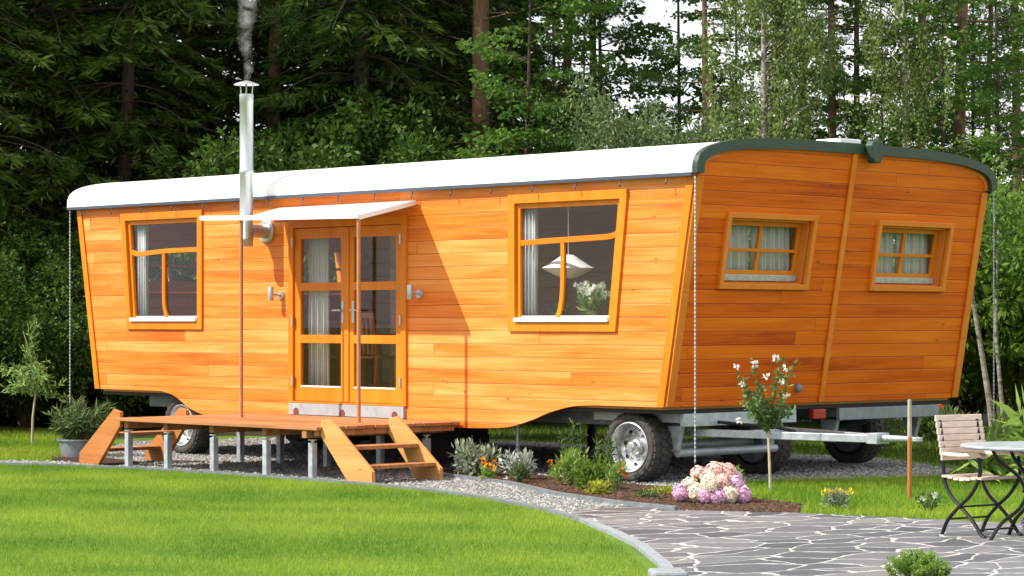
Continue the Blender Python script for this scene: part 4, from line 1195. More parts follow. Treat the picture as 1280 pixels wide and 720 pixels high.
def make_pine(seed, H=19.0, zc=6.5, gap=0.42):
    g = np.random.default_rng(seed)
    mb, axis = trunk_mb(H, 0.17, 0.3, g, 14)
    lv = []
    for k in range(16):                                     # dead snags
        z = 1.2 + g.random() * 6; a = g.random() * 6.28; l = 0.3 + 0.9 * g.random(); ox, oy = axis(z)
        limb(mb, (ox, oy, z), (ox + math.cos(a) * l, oy + math.sin(a) * l, z - 0.1 + 0.2 * g.random()), 0.018, 0.004, 0, 2)
    z = zc
    while z < H:
        fine = z < 15
        a = g.random() * 6.28; ox, oy = axis(z)
        l = (0.8 + 1.6 * g.random()) * (1.0 if z < H - 3 else 0.6)
        up = 0.15 * l * (g.random() - 0.3)
        q = (ox + math.cos(a) * l, oy + math.sin(a) * l, z + up)
        limb(mb, (ox, oy, z), q, 0.03, 0.008, 0.05, 4)
        for j in range(5):
            s = 0.45 + 0.6 * g.random()
            c = (ox + math.cos(a) * l * s + 0.25 * g.normal(), oy + math.sin(a) * l * s + 0.25 * g.normal(), z + up * s + 0.12 * g.normal())
            if fine: lv.append(cluster(c, 0.34, 150, 0.14, 0.022, g, up=0.5, zs=0.45))
            else: lv.append(cluster(c, 0.7, 28, 0.5, 0.16, g, up=0.3, zs=0.5))
        z += gap if fine else 0.28
    proto('pine', mb, lv, 'leaf_pine', 'pinebark')
def make_birch(seed, H=13.0, nl=95):
    g = np.random.default_rng(seed)
    mb, axis = trunk_mb(H, 0.11, 0.3, g, 12)
    lv = []
    for k in range(nl):
        z = 1.9 + (H - 2.6) * g.random(); a = g.random() * 6.28; ox, oy = axis(z)
        l = (0.7 + 1.5 * g.random()) * (1 - 0.5 * z / H)
        q = np.array((ox + math.cos(a) * l, oy + math.sin(a) * l, z + 0.5 * l))
        limb(mb, (ox, oy, z), q, 0.022, 0.005, -0.12, 4)
        fine = z < 9.5
        for j in range(7):
            st = np.array((ox, oy, z)) + (q - np.array((ox, oy, z))) * (0.3 + 0.75 * g.random()) + g.normal(size=3) * 0.14
            hl = 0.5 + 1.3 * g.random(); n = int(hl * (46 if fine else 10))
            s = g.random(n)
            P = st + np.stack([0.06 * g.normal(size=n), 0.06 * g.normal(size=n), -hl * s], 1)
            D = np.stack([0.5 * g.normal(size=n), 0.5 * g.normal(size=n), -0.8 + 0.3 * g.normal(size=n)], 1)
            f = 1.0 if fine else 2.2
            lv.append((leaf_quads(P, D, f * (0.06 + 0.045 * g.random(n)), f * (0.04 + 0.025 * g.random(n)), g), np.clip(0.5 + 0.2 * g.normal() + 0.2 * g.normal(size=n), 0, 1)))
    proto('birch', mb, lv, 'leaf_birch', 'birchbark')
def make_beech(seed, H=12.0, zlow=1.8, wide=2.3, lm='leaf_beech', kind='beech', bark='bark', nl=62, dens=1.0):
    """loose young broadleaf: level sprays with gaps between"""
    g = np.random.default_rng(seed)
    mb, axis = trunk_mb(H, 0.085, 0.3, g, 12)
    lv = []
    for k in range(nl):
        z = zlow + (H - zlow - 0.4) * g.random() ** 0.9; a = g.random() * 6.28; ox, oy = axis(z)
        l = (0.5 + 0.6 * g.random()) * wide * (1 - 0.55 * z / H)
        up = (0.05 + 0.25 * g.random()) * l
        limb(mb, (ox, oy, z), (ox + math.cos(a) * l, oy + math.sin(a) * l, z + up), 0.02, 0.004, -0.05 * l, 4)
        fine = z < 12; n = int(l * (95 if fine else 26) * dens)
        s = 0.2 + 0.85 * g.random(n) ** 0.75
        side = g.normal(size=n) * 0.20 * l * (0.4 + np.sin(np.pi * np.minimum(s, 1)))
        P = np.stack([ox + math.cos(a) * l * s - math.sin(a) * side, oy + math.sin(a) * l * s + math.cos(a) * side, z + up * s + 0.055 * g.normal(size=n)], 1)
        D = np.stack([math.cos(a) - math.sin(a) * np.sign(side), math.sin(a) + math.cos(a) * np.sign(side), -0.3 + 0 * side], 1) + 0.45 * g.normal(size=(n, 3))
        f = 1.0 if fine else 1.8
        lv.append((leaf_quads(P, D, f * (0.10 + 0.07 * g.random(n)), f * (0.065 + 0.04 * g.random(n)), g), np.clip(0.45 + 0.2 * g.normal() + 0.18 * g.normal(size=n), 0, 1)))
    proto(kind, mb, lv, lm, bark)
def make_shrub(seed, kind, lm, H=3.4, r=1.7, clumps=190, per=85, ln=0.11, wd=0.05):
    g = np.random.default_rng(seed)
    mb = MB(); lv = []
    for k in range(7):
        a = g.random() * 6.28; q = (math.cos(a) * r * .55, math.sin(a) * r * .55, H * (0.55 + 0.3 * g.random()))
        limb(mb, (0.1 * math.cos(a), 0.1 * math.sin(a), 0), q, 0.045, 0.01, -0.2, 5)
    lob = [(g.normal() * r * 0.42, g.normal() * r * 0.42, H * (0.25 + 0.5 * g.random()), r * (0.42 + 0.3 * g.random())) for _ in range(9)]
    for k in range(clumps):
        lx_, ly_, lz_, lr = lob[int(g.integers(len(lob)))]
        d = g.normal(size=3); d /= np.linalg.norm(d); d[2] = d[2] * 0.9 + 0.1
        rr = lr * (0.55 + 0.5 * g.random())
        c = (lx_ + d[0] * rr, ly_ + d[1] * rr, max(0.12, lz_ + d[2] * rr * 1.05))
        v, t = cluster(c, 0.22 + 0.12 * g.random(), per, ln, wd, g, up=-0.1, zs=0.8)
        lv.append((v, np.clip(t + 0.2 * g.normal(), 0, 1)))
    proto(kind, mb, lv, lm, 'bark')
for s in (1, 2, 3): make_spruce(s)
for s in (4, 5): make_pine(s)
make_pine(6, 20.0, 4.5, 0.5)
make_birch(7)
make_birch(8, 13.0, 34)
for s in (9, 10, 12): make_beech(s)
make_shrub(21, 'willow_shrub', 'leaf_willow', 4.6, 1.9, 420, 110, 0.072, 0.030)
make_shrub(22, 'dark_shrub', 'leaf_dark', 3.2, 1.6, 260, 100, 0.09, 0.045)
make_shrub(23, 'dark_shrub', 'leaf_dark', 3.9, 1.7, 280, 100, 0.09, 0.045)
make_shrub(24, 'bright_shrub', 'leaf_bright', 4.4, 1.9, 280, 85, 0.13, 0.06)
make_shrub(25, 'bright_shrub', 'leaf_bright', 3.6, 1.7, 240, 80, 0.12, 0.06)

NAMES = {'spruce': 'spruce_tree', 'pine': 'pine_tree', 'birch': 'birch_tree', 'beech': 'young_beech_tree', 'willow_shrub': 'willow_shrub', 'dark_shrub': 'dark_shrub', 'bright_shrub': 'bright_shrub'}
def plant_tree(kind, px, depth, scale, label, group=None, var=0, zs=1.0, rz=None):
    me_t, me_c = TREES[kind][var % len(TREES[kind])]
    x, y = ground_at(px, depth)
    t = thing(NAMES[kind], label, 'shrub' if 'shrub' in kind else 'tree', (x, y, 0.0), rnd.random() * 6.28 if rz is None else rz, group)
    t.scale = (scale, scale, scale * zs)
    link('trunk' if 'shrub' not in kind else 'stem', me_t, None, t); link('crown', me_c, None, t)
    return t

DG = 'dark spruces of the shaded wood left of the tallest trunk'
DL = 'dark spruce in the shaded wood that fills the left half of the background'
i = 0
for (px, dp, s) in ((-40, 42, 1.0), (60, 44, 1.1), (150, 43.5, 0.95), (235, 46, 1.1), (385, 46, 1.05), (455, 44.5, 1.1), (520, 47, 1.1), (585, 52, 1.0),
                    (10, 49, 1.1), (110, 51, 1.1), (190, 54, 1.15), (430, 52, 1.1), (490, 55, 1.15), (555, 58, 1.1), (620, 52, 0.8),
                    (40, 58, 1.1), (150, 61, 1.2), (240, 65, 1.2), (420, 62, 1.2), (500, 66, 1.2), (590, 66, 1.1)):
    plant_tree('spruce', px, dp, s, DL, DG, i); i += 1
for (px, dp, s) in ((-150, 43, 1.1), (-260, 45, 1.1), (-380, 43, 1.15), (-520, 46, 1.1), (-120, 51, 1.1), (-230, 54, 1.1), (-350, 56, 1.1), (-660, 48, 1.1)):  # spruces out of view, added to shade the wood on their right
    plant_tree('spruce', px, dp, s, DL, DG, i); i += 1
plant_tree('pine', 600, 43.5, 1.15, 'thick reddish brown pine trunk rising behind the middle of the roof', None, 0)
plant_tree('pine', 338, 45, 1.0, 'brown pine trunk just right of the smoking stove pipe', None, 1)
plant_tree('pine', 508, 50, 1.0, 'dim reddish trunk among the dark spruces left of the thick pine trunk', None, 0)
plant_tree('pine', 578, 55, 0.9, 'dim pine trunk close to the left of the thick pine trunk', None, 1)
plant_tree('pine', 697, 46, 0.75, 'pale pine trunk right of the thick trunk at the top of the photo', None, 2)
plant_tree('pine', 742, 48, 0.7, 'slim pine trunk above the left edge of the grey-green willow', None, 0)
plant_tree('pine', 888, 42, 0.58, 'slim brown pine trunk right above the roof band corner', None, 1)
plant_tree('pine', 1003, 47, 0.62, 'slim dark pine trunk between the birch and the roof bracket', None, 0)
plant_tree('pine', 1043, 43, 0.66, 'brown pine trunk just left of the roof bracket', None, 1)
plant_tree('pine', 1074, 47, 0.6, 'thin dark pine trunk above the roof bracket', None, 2)
plant_tree('pine', 1148, 43, 0.72, 'brown pine trunk beside the pale birch trunk', None, 0)
plant_tree('pine', 1193, 44, 0.85, 'stout dark pine trunk above the far roof corner', None, 1)
plant_tree('pine', 1226, 48, 0.6, 'thin dark pine trunk at the upper right', None, 2)
plant_tree('pine', 1274, 45, 0.7, 'dark pine trunk at the right edge of the photo', None, 0)
plant_tree('birch', 958, 38, 0.8, 'pale green weeping birch behind the roof band', None, 0)
plant_tree('birch', 1130, 41, 0.75, 'slim pale-trunked birch right of the roof bracket', None, 1)
BG = 'loose young beeches in the open wood on the right'
BL = 'loose light green young beech in the open wood on the right'
j = 0
for (px, dp, s) in ((652, 42, 0.75), (705, 45, 0.8), (760, 46, 0.85), (850, 46, 0.8), (1020, 43, 0.62), (1095, 43, 0.66), (1180, 41, 0.70), (1250, 42, 0.70), (735, 43, 0.62), (1050, 48, 0.75), (1150, 47, 0.75), (1215, 47, 0.75), (920, 46, 0.75)):
    plant_tree('beech', px, dp, s, BL, BG, j); j += 1
plant_tree('willow_shrub', 805, 40.5, 1.05, 'grey-green willow bush behind the white roof right of centre', None, 0, 1.36)
plant_tree('willow_shrub', 880, 42, 0.75, 'smaller grey-green willow bush close to the roof band corner', None, 0, 1.25)
SG = 'dark shrubs at the foot of the wood'
SL = 'dark green shrub at the foot of the shaded wood'
j = 0
for (px, dp, s) in ((-30, 39.5, 0.9), (30, 40.5, 0.85), (85, 41, 1.0), (150, 41.5, 0.9), (390, 41.5, 1.2), (455, 41.5, 1.3), (530, 43, 1.1), (640, 42.5, 1.1), (690, 41.5, 1.15), (730, 43.5, 1.15), (320, 42.5, 1.0), (240, 42.5, 1.0), (1120, 42.5, 0.8), (1215, 41.5, 0.75), (900, 44, 0.8), (1030, 44, 0.7)):
    plant_tree('dark_shrub', px, dp, s, SL, SG, j, 1.12 if 350 < px < 760 else 1.0); j += 1
plant_tree('bright_shrub', 1262, 36.5, 0.95, 'bright green leafy shrub at the right edge behind the far rain chain', None, 0, 1.15)
plant_tree('bright_shrub', 1215, 40, 0.85, 'fresh green shrub just behind the far end of the wagon', None, 1)
plant_tree('bright_shrub', 1330, 38, 1.0, 'bright green shrub cut off by the right edge of the photo', None, 1)

# two thin pale trunks right of the wagon
x, y = ground_at(1243, 35.0)
t = thing('young_birch_tree', 'thin leaning pale trunks right of the wagon behind the chair', 'tree', (x, y, 0))
mb = MB(); mb.tube([(0, 0, 0), (-0.05, -0.04, 0.6), (-0.14, -0.1, 1.3), (-0.25, -0.2, 2.2), (-0.32, -0.25, 3.2)], [0.05, 0.042, 0.036, 0.028, 0.015], 8)
mb.tube([(0.12, 0.1, 0), (0.06, 0.06, 0.8), (0.02, 0.0, 1.6), (0.05, 0.02, 3.0)], [0.035, 0.03, 0.026, 0.015], 8); mb.build('trunk', M['birchbark'], t, smooth=True)
leaves_obj('crown', [cluster((-0.2 + 0.4 * rng.normal(), -0.15 + 0.4 * rng.normal(), 2.6 + 0.5 * rng.normal()), 0.3, 60, 0.09, 0.05, up=-0.2) for _ in range(26)], M['leaf_beech'], t)

# ------------------------------------------------------------------ plants near the wagon
def bushlet(name, label, loc, r, h, n, ln, wd, lm, up=0.7, stems=8, group=None):
    t = thing(name, label, 'plant', (*loc, 0.012), 0, group)
    mb = MB()
    for k in range(stems):
        a = rnd.random() * 6.28; q = r * (0.3 + 0.6 * rnd.random())
        mb.tube([(0.02 * math.cos(a), 0.02 * math.sin(a), 0), (q * 0.6 * math.cos(a), q * 0.6 * math.sin(a), h * 0.5), (q * math.cos(a), q * math.sin(a), h * 0.8)], [0.006, 0.005, 0.003], 5)
    mb.build('stem', M['stem'], t)
    P = []
    for k in range(14):
        a = rnd.random() * 6.28; q = r * 0.62 * math.sqrt(rnd.random())
        P.append(cluster((q * math.cos(a), q * math.sin(a), h * (0.30 + 0.42 * rnd.random())), r * 0.42, n // 14, ln, wd, up=up, zs=min(1.2, 0.45 * h / (r * 0.42))))
    leaves_obj('foliage', P, M[lm], t)
    return t
def flowers(t, pts, r, m, n=14, ln=0.03, wd=0.022):
    for p in pts:
        leaves_obj('flower', [cluster(p, r, n, ln, wd, up=0.6)], M[m], t)

bushlet('sage_plant', 'grey-green sage plant at the left end of the flower bed', (7.75, -0.30), 0.30, 0.36, 620, 0.085, 0.034, 'leaf_grey')
bushlet('silver_plant', 'silvery white-leaved plant behind the round green herb', (8.55, -0.42), 0.20, 0.30, 420, 0.07, 0.026, 'leaf_silver')
bushlet('round_herb', 'small round green herb cushion in front of the silvery plant', (8.95, -0.78), 0.13, 0.22, 700, 0.045, 0.010, 'leaf_olive', up=1.0)
t = bushlet('marigold_plant', 'orange marigolds between the sage and the round herb', (8.55, -0.86), 0.10, 0.17, 170, 0.05, 0.022, 'leaf_herb')
flowers(t, [(0.07 * math.cos(a * 2.4) , 0.07 * math.sin(a * 2.4), 0.15 + 0.02 * a) for a in range(5)], 0.025, 'pet_orange')
t = bushlet('marigold_plant', 'orange and yellow flowers below the tall thin stalks', (9.05, -0.30), 0.11, 0.19, 190, 0.05, 0.022, 'leaf_herb')
flowers(t, [(0.08 * math.cos(a * 2.0), 0.08 * math.sin(a * 2.0), 0.17 + 0.02 * (a % 3)) for a in range(4)], 0.022, 'pet_orange')
bushlet('herb_plant', 'spreading light green herb left of the big front wheel', (9.62, -0.62), 0.26, 0.34, 720, 0.075, 0.022, 'leaf_herb', up=1.3)
bushlet('basil_plant', 'bright green leafy herb in front of the big front wheel', (10.22, -0.98), 0.22, 0.30, 620, 0.07, 0.034, 'leaf_bright', up=0.9)
t = bushlet('red_flower_plant', 'loose plant with a few red-orange flowers beside the wheel', (10.62, -1.02), 0.15, 0.30, 200, 0.06, 0.022, 'leaf_herb', up=1.3)
flowers(t, [(0.06, -0.02, 0.22), (0.02, 0.05, 0.26), (0.09, 0.03, 0.18)], 0.022, 'pet_red')
bushlet('lime_plant', 'low yellow-green plant at the front rim of the bed', (10.72, -1.45), 0.16, 0.10, 260, 0.06, 0.034, 'leaf_yellow', up=0.5)
bushlet('lime_plant', 'low yellowish ground-cover cushion in front of the tyre', (11.25, -0.95), 0.30, 0.06, 420, 0.035, 0.018, 'leaf_yellow', up=0.5)
bushlet('lime_plant', 'olive cushion plant on the bark between tyre and hydrangea', (11.45, -1.45), 0.16, 0.06, 260, 0.035, 0.018, 'leaf_olive', up=0.5)
# tall thin stalks
def stalks(loc, n, h, spread, label, lm='leaf_olive', name='tall_stalk_plant', ln=0.09):
    t = thing(name, label, 'plant', (*loc, 0.012)); mb = MB(); P = []
    for k in range(n):
        a = rnd.random() * 6.28; q = spread * rnd.random()
        b = Vector((q * math.cos(a), q * math.sin(a), 0)); hh = h * (0.75 + 0.3 * rnd.random())
        e = b + Vector((0.06 * rnd.uniform(-1, 1), 0.06 * rnd.uniform(-1, 1), hh))
        mb.tube([b, b.lerp(e, 0.5) + Vector((0.01, 0, 0)), e], [0.007, 0.006, 0.003], 5)
        m_ = 60; s = 0.12 + 0.88 * rng.random(m_)
        C = np.array(b)[None] + (np.array(e) - np.array(b))[None] * s[:, None]
        D = rng.normal(size=(m_, 3)) * 0.7 + np.array([0, 0, 0.6])
        P.append((leaf_quads(C, D, ln * (0.6 + 0.6 * rng.random(m_)), 0.016), np.clip(0.5 + 0.25 * rng.normal(size=m_), 0, 1)))
    mb.build('stem', M['stem'], t); leaves_obj('foliage', P, M[lm], t)
    return t
stalks((8.95, 0.05), 4, 0.62, 0.16, 'tall thin green stalks behind the orange flowers', 'leaf_olive')
stalks((9.75, -0.30), 6, 0.50, 0.28, 'upright olive stalks rising behind the light green herb', 'leaf_olive')
stalks((12.05, -0.95), 7, 0.30, 0.12, 'short upright green stalks behind the hydrangea', 'leaf_herb')

# hydrangea
def head(c, r, n=620):
    d = unit(rng.normal(size=(n, 3))); rr = r * (0.70 + 0.36 * rng.random(n) ** 0.7) * (1 + 0.12 * np.sin(d[:, 0] * 5 + c[0] * 40) * np.sin(d[:, 2] * 4 + d[:, 1] * 5))
    T_ = unit(np.cross(d, rng.normal(size=(n, 3))))
    V = leaf_quads(np.array(c) + d * rr[:, None] - T_ * 0.016, T_ + 0.25 * d, 0.034, 0.032)
    S_ = np.cross(T_, d); V = V.reshape(n, 4, 3); mid = (V[:, 0] + V[:, 2]) / 2
    V[:, 1] = mid + S_ * 0.016; V[:, 3] = mid - S_ * 0.016
    return V.reshape(-1, 3), np.clip(0.5 + 0.28 * rng.normal(size=n), 0, 1)
def at_view(dx, dd, z): return (RGT[0] * dx + FWD[0] * dd, RGT[1] * dx + FWD[1] * dd, z)
t = thing('hydrangea_bush', 'low hydrangea with pink and cream flower heads on the bark bed', 'plant', (12.30, -1.50, 0.012))
leaves_obj('foliage', [cluster(at_view(0.04 + 0.12 * rng.normal(), 0.06 + 0.06 * rng.normal(), 0.09 + 0.05 * rng.random()), 0.09, 60, 0.06, 0.04) for _ in range(10)], M['leaf_dark'], t)
for (dx, dd, z, r, m) in ((-0.25, -0.05, 0.11, 0.085, 'pet_pink'), (-0.09, -0.14, 0.12, 0.095, 'pet_cream'), (0.05, -0.02, 0.25, 0.11, 'pet_cream'), (0.02, -0.2, 0.20, 0.09, 'pet_cream'), (0.10, 0.0, 0.35, 0.10, 'pet_peach'), (0.22, 0.02, 0.33, 0.095, 'pet_peach'), (-0.06, 0.08, 0.31, 0.085, 'pet_peach'),
                          (0.29, -0.06, 0.20, 0.095, 'pet_pink'), (0.36, -0.10, 0.10, 0.09, 'pet_pink'), (0.10, -0.22, 0.08, 0.085, 'pet_pink'), (0.22, -0.18, 0.10, 0.09, 'pet_cream'), (-0.02, 0.14, 0.24, 0.08, 'pet_peach'), (-0.16, -0.02, 0.20, 0.075, 'pet_cream'), (0.16, -0.12, 0.24, 0.08, 'pet_peach'), (-0.02, -0.22, 0.09, 0.07, 'pet_pink'), (0.30, 0.04, 0.27, 0.07, 'pet_pink'), (0.33, -0.02, 0.12, 0.07, 'pet_cream')):
    leaves_obj('flower_head', [head(at_view(dx * 0.95 - 0.04, dd, z * 0.84), r * 0.92)], M[m], t)

# rose of Sharon standard
t = thing('flowering_sapling', 'slim sapling with white blossoms in front of the end wall', 'tree', (11.618, 0.197, 0.0))
mb = MB(); mb.tube([(0, 0, 0), (-0.012, 0, 0.3), (-0.03, 0, 0.62), (-0.05, 0.01, 0.8)], [0.016, 0.014, 0.013, 0.011], 8); mb.build('trunk', M['palestem'], t, smooth=True)
mb = MB(); P = []
for k in range(20):
    a = rnd.random() * 6.28; h0 = 0.58 + 0.15 * rnd.random(); q = 0.08 + 0.26 * rnd.random() ** 0.7; h1 = 0.80 + 0.56 * rnd.random()
    s = Vector((-0.04, 0, h0)); e = Vector((-0.08 + q * math.cos(a), q * math.sin(a), h1))
    mb.tube([s, s.lerp(e, 0.5) + Vector((0.02 * math.cos(a), 0.02 * math.sin(a), 0)), e], [0.006, 0.005, 0.003], 5)
    n = 44; u = 0.1 + 0.9 * rng.random(n)
    C = np.array(s)[None] + (np.array(e) - np.array(s))[None] * u[:, None] + 0.02 * rng.normal(size=(n, 3))
    P.append((leaf_quads(C, rng.normal(size=(n, 3)) + np.array([0, 0, 0.4]), 0.05 + 0.03 * rng.random(n), 0.032), np.clip(0.5 + 0.25 * rng.normal(size=n), 0, 1)))
mb.build('branch', M['stem'], t); leaves_obj('crown', P, M['leaf_rose'], t)
for (dx, z) in ((-0.36, 1.28), (-0.30, 1.10), (-0.06, 1.18), (0.10, 1.12), (0.12, 1.26), (0.04, 1.36), (-0.33, 0.74), (-0.18, 1.30), (0.14, 0.98)):
    leaves_obj('flower', [cluster(at_view(dx, -0.16, z), 0.018, 14, 0.034, 0.030, up=0.5)], M['pet_white'], t)

t = bushlet('yellow_flower_plant', 'small cushion of yellow flowers at the rim of the paving', (13.70, -1.33), 0.13, 0.17, 330, 0.05, 0.018, 'leaf_grey', up=1.0)
flowers(t, [at_view(-0.12 + 0.03 * k, 0.03 * math.sin(k * 2.1), 0.155 + 0.012 * math.sin(k * 1.7)) for k in range(9)], 0.020, 'pet_yellow', 12, 0.026, 0.02)
t = bushlet('white_flower_plant', 'sparse little plant with pale blooms left of the chair feet', (14.45, -0.95), 0.16, 0.16, 120, 0.05, 0.02, 'leaf_olive', up=1.0)
flowers(t, [at_view(0.04, -0.05, 0.15), at_view(-0.06, 0.0, 0.11)], 0.022, 'pet_white', 12, 0.03, 0.02)

# feathery sapling at far left
x, y = -1.991, 0.283
t = thing('young_sapling', 'feathery young sapling on the grass at the far left', 'tree', (x, y, 0))
mb = MB(); mb.tube([(0, 0, 0), (0.02, 0, 0.4), (0.06, 0.03, 0.8), (0.0, 0.0, 1.2), (-0.1, -0.08, 1.6)], [0.02, 0.017, 0.014, 0.010, 0.005], 7); mb.build('trunk', M['palestem'], t, smooth=True)
mb = MB(); P = []
for k in range(24):
    s = Vector((0.05, 0.02, 0.68 + 0.35 * rnd.random())); a = rnd.random() * 6.28; l = 0.25 + 0.32 * rnd.random()
    e = s + Vector((l * math.cos(a), l * math.sin(a), 0.18 * rnd.uniform(-0.6, 1.2)))
    if k < 4: e = s + Vector((-0.12 + 0.04 * k, -0.1 + 0.03 * k, 0.55 + 0.12 * k))
    mb.tube([s, s.lerp(e, 0.5) + Vector((0, 0, 0.04)), e], [0.006, 0.005, 0.003], 5)
    n = 40; u = 0.15 + 0.9 * rng.random(n)
    C = np.array(s)[None] + (np.array(e) - np.array(s))[None] * u[:, None] + 0.018 * rng.normal(size=(n, 3))
    P.append((leaf_quads(C, rng.normal(size=(n, 3)) * 0.8 + np.array(e - s)[None] * 1.5, 0.085 + 0.03 * rng.random(n), 0.026), np.clip(0.55 + 0.25 * rng.normal(size=n), 0, 1)))
mb.build('branch', M['stem'], t); leaves_obj('crown', P, M['leaf_sap'], t)

# oleander in a grey tub
t = thing('potted_oleander', 'dense narrow-leaved shrub in a low grey tub left of the deck', 'potted plant', (1.15, -1.05, 0.012))
mb = MB(); mb.lathe([(0, 0), (0.24, 0), (0.27, 0.20), (0.29, 0.20), (0.29, 0.22), (0.25, 0.22), (0.24, 0.17), (0, 0.17)], (0, 0, 0), 'z', 24); mb.build('pot', M['steel_darker'], t, smooth=True)
mb = MB(); P = []
for k in range(46):
    a = rnd.random() * 6.28; q = 0.42 * math.sqrt(rnd.random()); h = 0.52 + 0.26 * rnd.random()
    s = Vector((0.1 * math.cos(a), 0.1 * math.sin(a), 0.17)); e = Vector((q * math.cos(a), q * math.sin(a), h - 0.45 * q))
    mb.tube([s, s.lerp(e, 0.5), e], [0.007, 0.006, 0.004], 5)
    n = 34; u = 0.25 + 0.8 * rng.random(n)
    C = np.array(s)[None] + (np.array(e) - np.array(s))[None] * u[:, None]
    P.append((leaf_quads(C, rng.normal(size=(n, 3)) * 0.8 + np.array([math.cos(a) * .4, math.sin(a) * .4, 0.5]), 0.13 + 0.05 * rng.random(n), 0.022), np.clip(0.5 + 0.25 * rng.normal(size=n), 0, 1)))
mb.build('stem', M['stem'], t); leaves_obj('foliage', P, M['leaf_olive'], t)

# long-leaved plants behind the chair
def lance_plant(px, depth, h, n, label):
    x, y = ground_at(px, depth)
    t = thing('long_leaved_plant', label, 'plant', (x, y, 0.0)); mb = MB(); P = []
    for k in range(n):
        a = rnd.random() * 6.28; q = 0.45 * rnd.random(); hh = h * (0.5 + 0.6 * rnd.random())
        b = Vector((0.3 * q * math.cos(a), 0.3 * q * math.sin(a), 0)); e = Vector((q * math.cos(a), q * math.sin(a), hh))
        mb.tube([b, b.lerp(e, 0.5), e], [0.008, 0.007, 0.004], 5)
        m_ = 16; u = 0.25 + 0.75 * rng.random(m_)
        C = np.array(b)[None] + (np.array(e) - np.array(b))[None] * u[:, None]
        D = rng.normal(size=(m_, 3)) * 0.7 + np.array([0, 0, 0.35])
        P.append((leaf_quads(C, D, 0.26 + 0.14 * rng.random(m_), 0.045 + 0.02 * rng.random(m_)), np.clip(0.6 + 0.25 * rng.normal(size=m_), 0, 1)))
    mb.build('stem', M['stem'], t); leaves_obj('foliage', P, M['leaf_herb'], t)
lance_plant(1236, 27.0, 0.42, 16, 'long-leaved green plant visible through the chair legs')
lance_plant(1300, 26.5, 0.80, 22, 'tall long-leaved plant behind the table at the right edge')
lance_plant(1280, 30.5, 0.5, 14, 'long-leaved plant behind the chair back')
x, y = ground_at(1163, 35.5)
t = bushlet('red_flowering_shrub', 'dark low shrub with red flowers beyond the far corner of the wagon', (x, y), 0.35, 0.55, 500, 0.09, 0.05, 'leaf_dark')
flowers(t, [(0.15 * math.cos(k * 2.1), 0.15 * math.sin(k * 2.1), 0.50 + 0.04 * (k % 3)) for k in range(6)], 0.05, 'pet_red', 24, 0.05, 0.04)
for (px, dp, r, h, lb) in ((1195, 33.5, 0.4, 0.6, 'low grey-leaved shrub on the grass behind the chair back'), (1110, 34.0, 0.5, 0.7, 'low grey-leaved shrub behind the far wheel')):
    x, y = ground_at(px, dp); bushlet('grey_leaved_shrub', lb, (x, y), r, h, 900, 0.08, 0.03, 'leaf_willow')

# dwarf conifer and purple flowers cut by the frame
x, y = 18.02, -5.87
t = thing('dwarf_conifer', 'small bright green dwarf conifer at the bottom edge of the photo', 'plant', (x, y, 0.016))
mb = MB()
for k in range(9):
    a = k * 0.7; mb.tube([(0, 0, 0), (0.07 * math.cos(a), 0.07 * math.sin(a), 0.12)], [0.008, 0.004], 5)
mb.build('stem', M['bark'], t)
P = []
for k in range(60):
    a = rnd.random() * 6.28; q = 0.185 * math.sqrt(rnd.random())
    zt_ = 0.145 * math.sqrt(max(0.02, 1 - (q / 0.20) ** 2))
    c = np.array((q * math.cos(a), q * math.sin(a), zt_ * (0.35 + 0.65 * rnd.random())))
    n = 90; u = rng.random(n); ax = unit(np.array([[c[0] * 1.2, c[1] * 1.2, 0.22]]))[0]
    C = c + ax * (u[:, None] - 0.5) * 0.09 + 0.012 * rng.normal(size=(n, 3))
    P.append((leaf_quads(C, ax + 0.6 * rng.normal(size=(n, 3)), 0.026, 0.010), np.clip(0.35 + 0.4 * u + 0.15 * rng.normal(size=n), 0, 1)))
leaves_obj('foliage', P, M['leaf_conifer'], t)
x, y = ground_at(1287, 18.4)
t = stalks((x, y), 9, 0.26, 0.06, 'purple-flowered lavender cut off by the right edge of the photo', 'leaf_olive', 'lavender_plant', 0.05)
flowers(t, [(0.05 * math.cos(k * 2.2), 0.05 * math.sin(k * 2.2), 0.22 + 0.012 * k) for k in range(7)], 0.018, 'pet_purple', 22, 0.022, 0.014)

# wooden stake under the drawbar tip
t = thing('wooden_stake', 'thin wooden garden stake in the grass by the tip of the drawbar', 'stake', (13.44, 0.109, 0.0))
mb = MB(); mb.lathe([(0, 0), (0.022, 0), (0.021, 0.62), (0, 0.62)], (0, 0, 0), 'z', 10); mb.build('shaft', M['stake'], t, smooth=True)
mb = MB(); mb.lathe([(0, 0.622), (0.021, 0.622), (0.019, 0.98), (0, 0.985)], (0, 0, 0), 'z', 10); tag(mb.build('weathered_top', M['palestem'], t, smooth=True), 'weathered grey upper end')

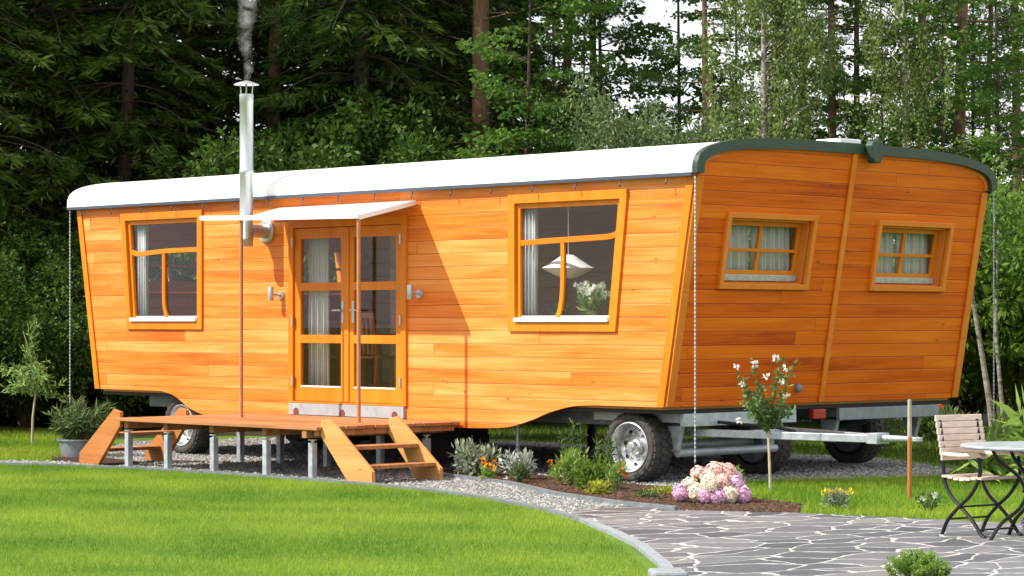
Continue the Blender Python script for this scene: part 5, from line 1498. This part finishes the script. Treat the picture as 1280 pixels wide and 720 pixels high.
# ------------------------------------------------------------------ garden chair and table
ch = thing('garden_chair', 'folding garden chair with pale wooden slats and a black iron frame on the slate paving', 'chair', (16.28, -2.70, 0.016), R(81))
for sx in (-0.225, 0.225):
    mb = MB(); mb.tube(smooth_path([(sx, -0.19, 0.635), (sx, -0.21, 0.55), (sx, -0.19, 0.45), (sx, -0.10, 0.33), (sx, 0.03, 0.23), (sx, 0.15, 0.12), (sx, 0.215, 0.0)], 4), 0.0155, 8); mb.build('leg', M['iron'], ch, smooth=True)
    mb = MB(); mb.tube(smooth_path([(sx * 0.93, 0.26, 0.92), (sx * 0.93, 0.22, 0.70), (sx * 0.93, 0.205, 0.46), (sx * 0.93, 0.13, 0.32), (sx * 0.93, 0.0, 0.22), (sx * 0.93, -0.12, 0.12), (sx * 0.93, -0.20, 0.03), (sx * 0.93, -0.245, 0.0)], 4), 0.0155, 8); mb.build('leg', M['iron'], ch, smooth=True)
    mb = MB(); mb.ribbon(smooth_path([(-0.25, 0.645), (-0.20, 0.662), (0.0, 0.650), (0.215, 0.655)], 4), 0.024, lambda a, b, t, sx=sx: (t, a, b), sx - 0.03, sx + 0.03); mb.build('armrest', M['slat'], ch, bevel=0.004, weld=True)
for z, yy in ((0.235, 0.02), (0.13, 0.14), (0.06, -0.17)):
    mb = MB(); mb.tube([(-0.215, yy, z), (0.215, yy, z)], 0.009, 6); mb.build('stretcher', M['iron'], ch)
for k in range(7):
    y = -0.21 + k * 0.065
    mb = MB(); mb.box(-0.24, 0.24, y - 0.027, y + 0.027, 0.452 + 0.01 * math.cos(k), 0.472 + 0.01 * math.cos(k)); mb.build('seat_slat', M['slat'], ch, bevel=0.005)
for k in range(7):
    z = 0.60 + k * 0.052; y = 0.20 + (z - 0.60) * 0.22
    mb = MB(); mb.ribbon(smooth_path([(-0.26, y - 0.012), (0, y + 0.012), (0.26, y - 0.012)], 5), 0.016, lambda a, b, t: (a, b, t), z, z + 0.049); mb.build('back_slat', M['slat'], ch, bevel=0.004, weld=True)
tx, ty = ground_at(1296, 20.05)
tb = thing('garden_table', 'grey-topped round garden table with curved black iron legs at the right edge', 'table', (tx, ty, 0.016), 0.2)
mb = MB(); mb.lathe([(0, 0.715), (0.50, 0.715), (0.59, 0.718), (0.60, 0.728), (0.60, 0.738), (0.59, 0.745), (0, 0.745)], (0, 0, 0), 'z', 48); mb.build('table_top', M['table'], tb, smooth=True, angle=30)
for k in range(4):
    a = YAW + math.pi - 0.2 + 0.35 + k * math.pi / 2
    c, s = math.cos(a), math.sin(a)
    mb = MB(); mb.tube(smooth_path([(0.40 * c, 0.40 * s, 0.712), (0.34 * c, 0.34 * s, 0.62), (0.17 * c, 0.17 * s, 0.50), (0.10 * c, 0.10 * s, 0.36), (0.16 * c, 0.16 * s, 0.24), (0.32 * c, 0.32 * s, 0.13), (0.42 * c, 0.42 * s, 0.0)], 4), 0.015, 8); mb.build('leg', M['iron'], tb, smooth=True)
mb = MB(); mb.lathe([(0.105, 0.36), (0.115, 0.365), (0.115, 0.385), (0.105, 0.39), (0.095, 0.375), (0.105, 0.36)], (0, 0, 0), 'z', 20); mb.build('leg_ring', M['iron'], tb, smooth=True)
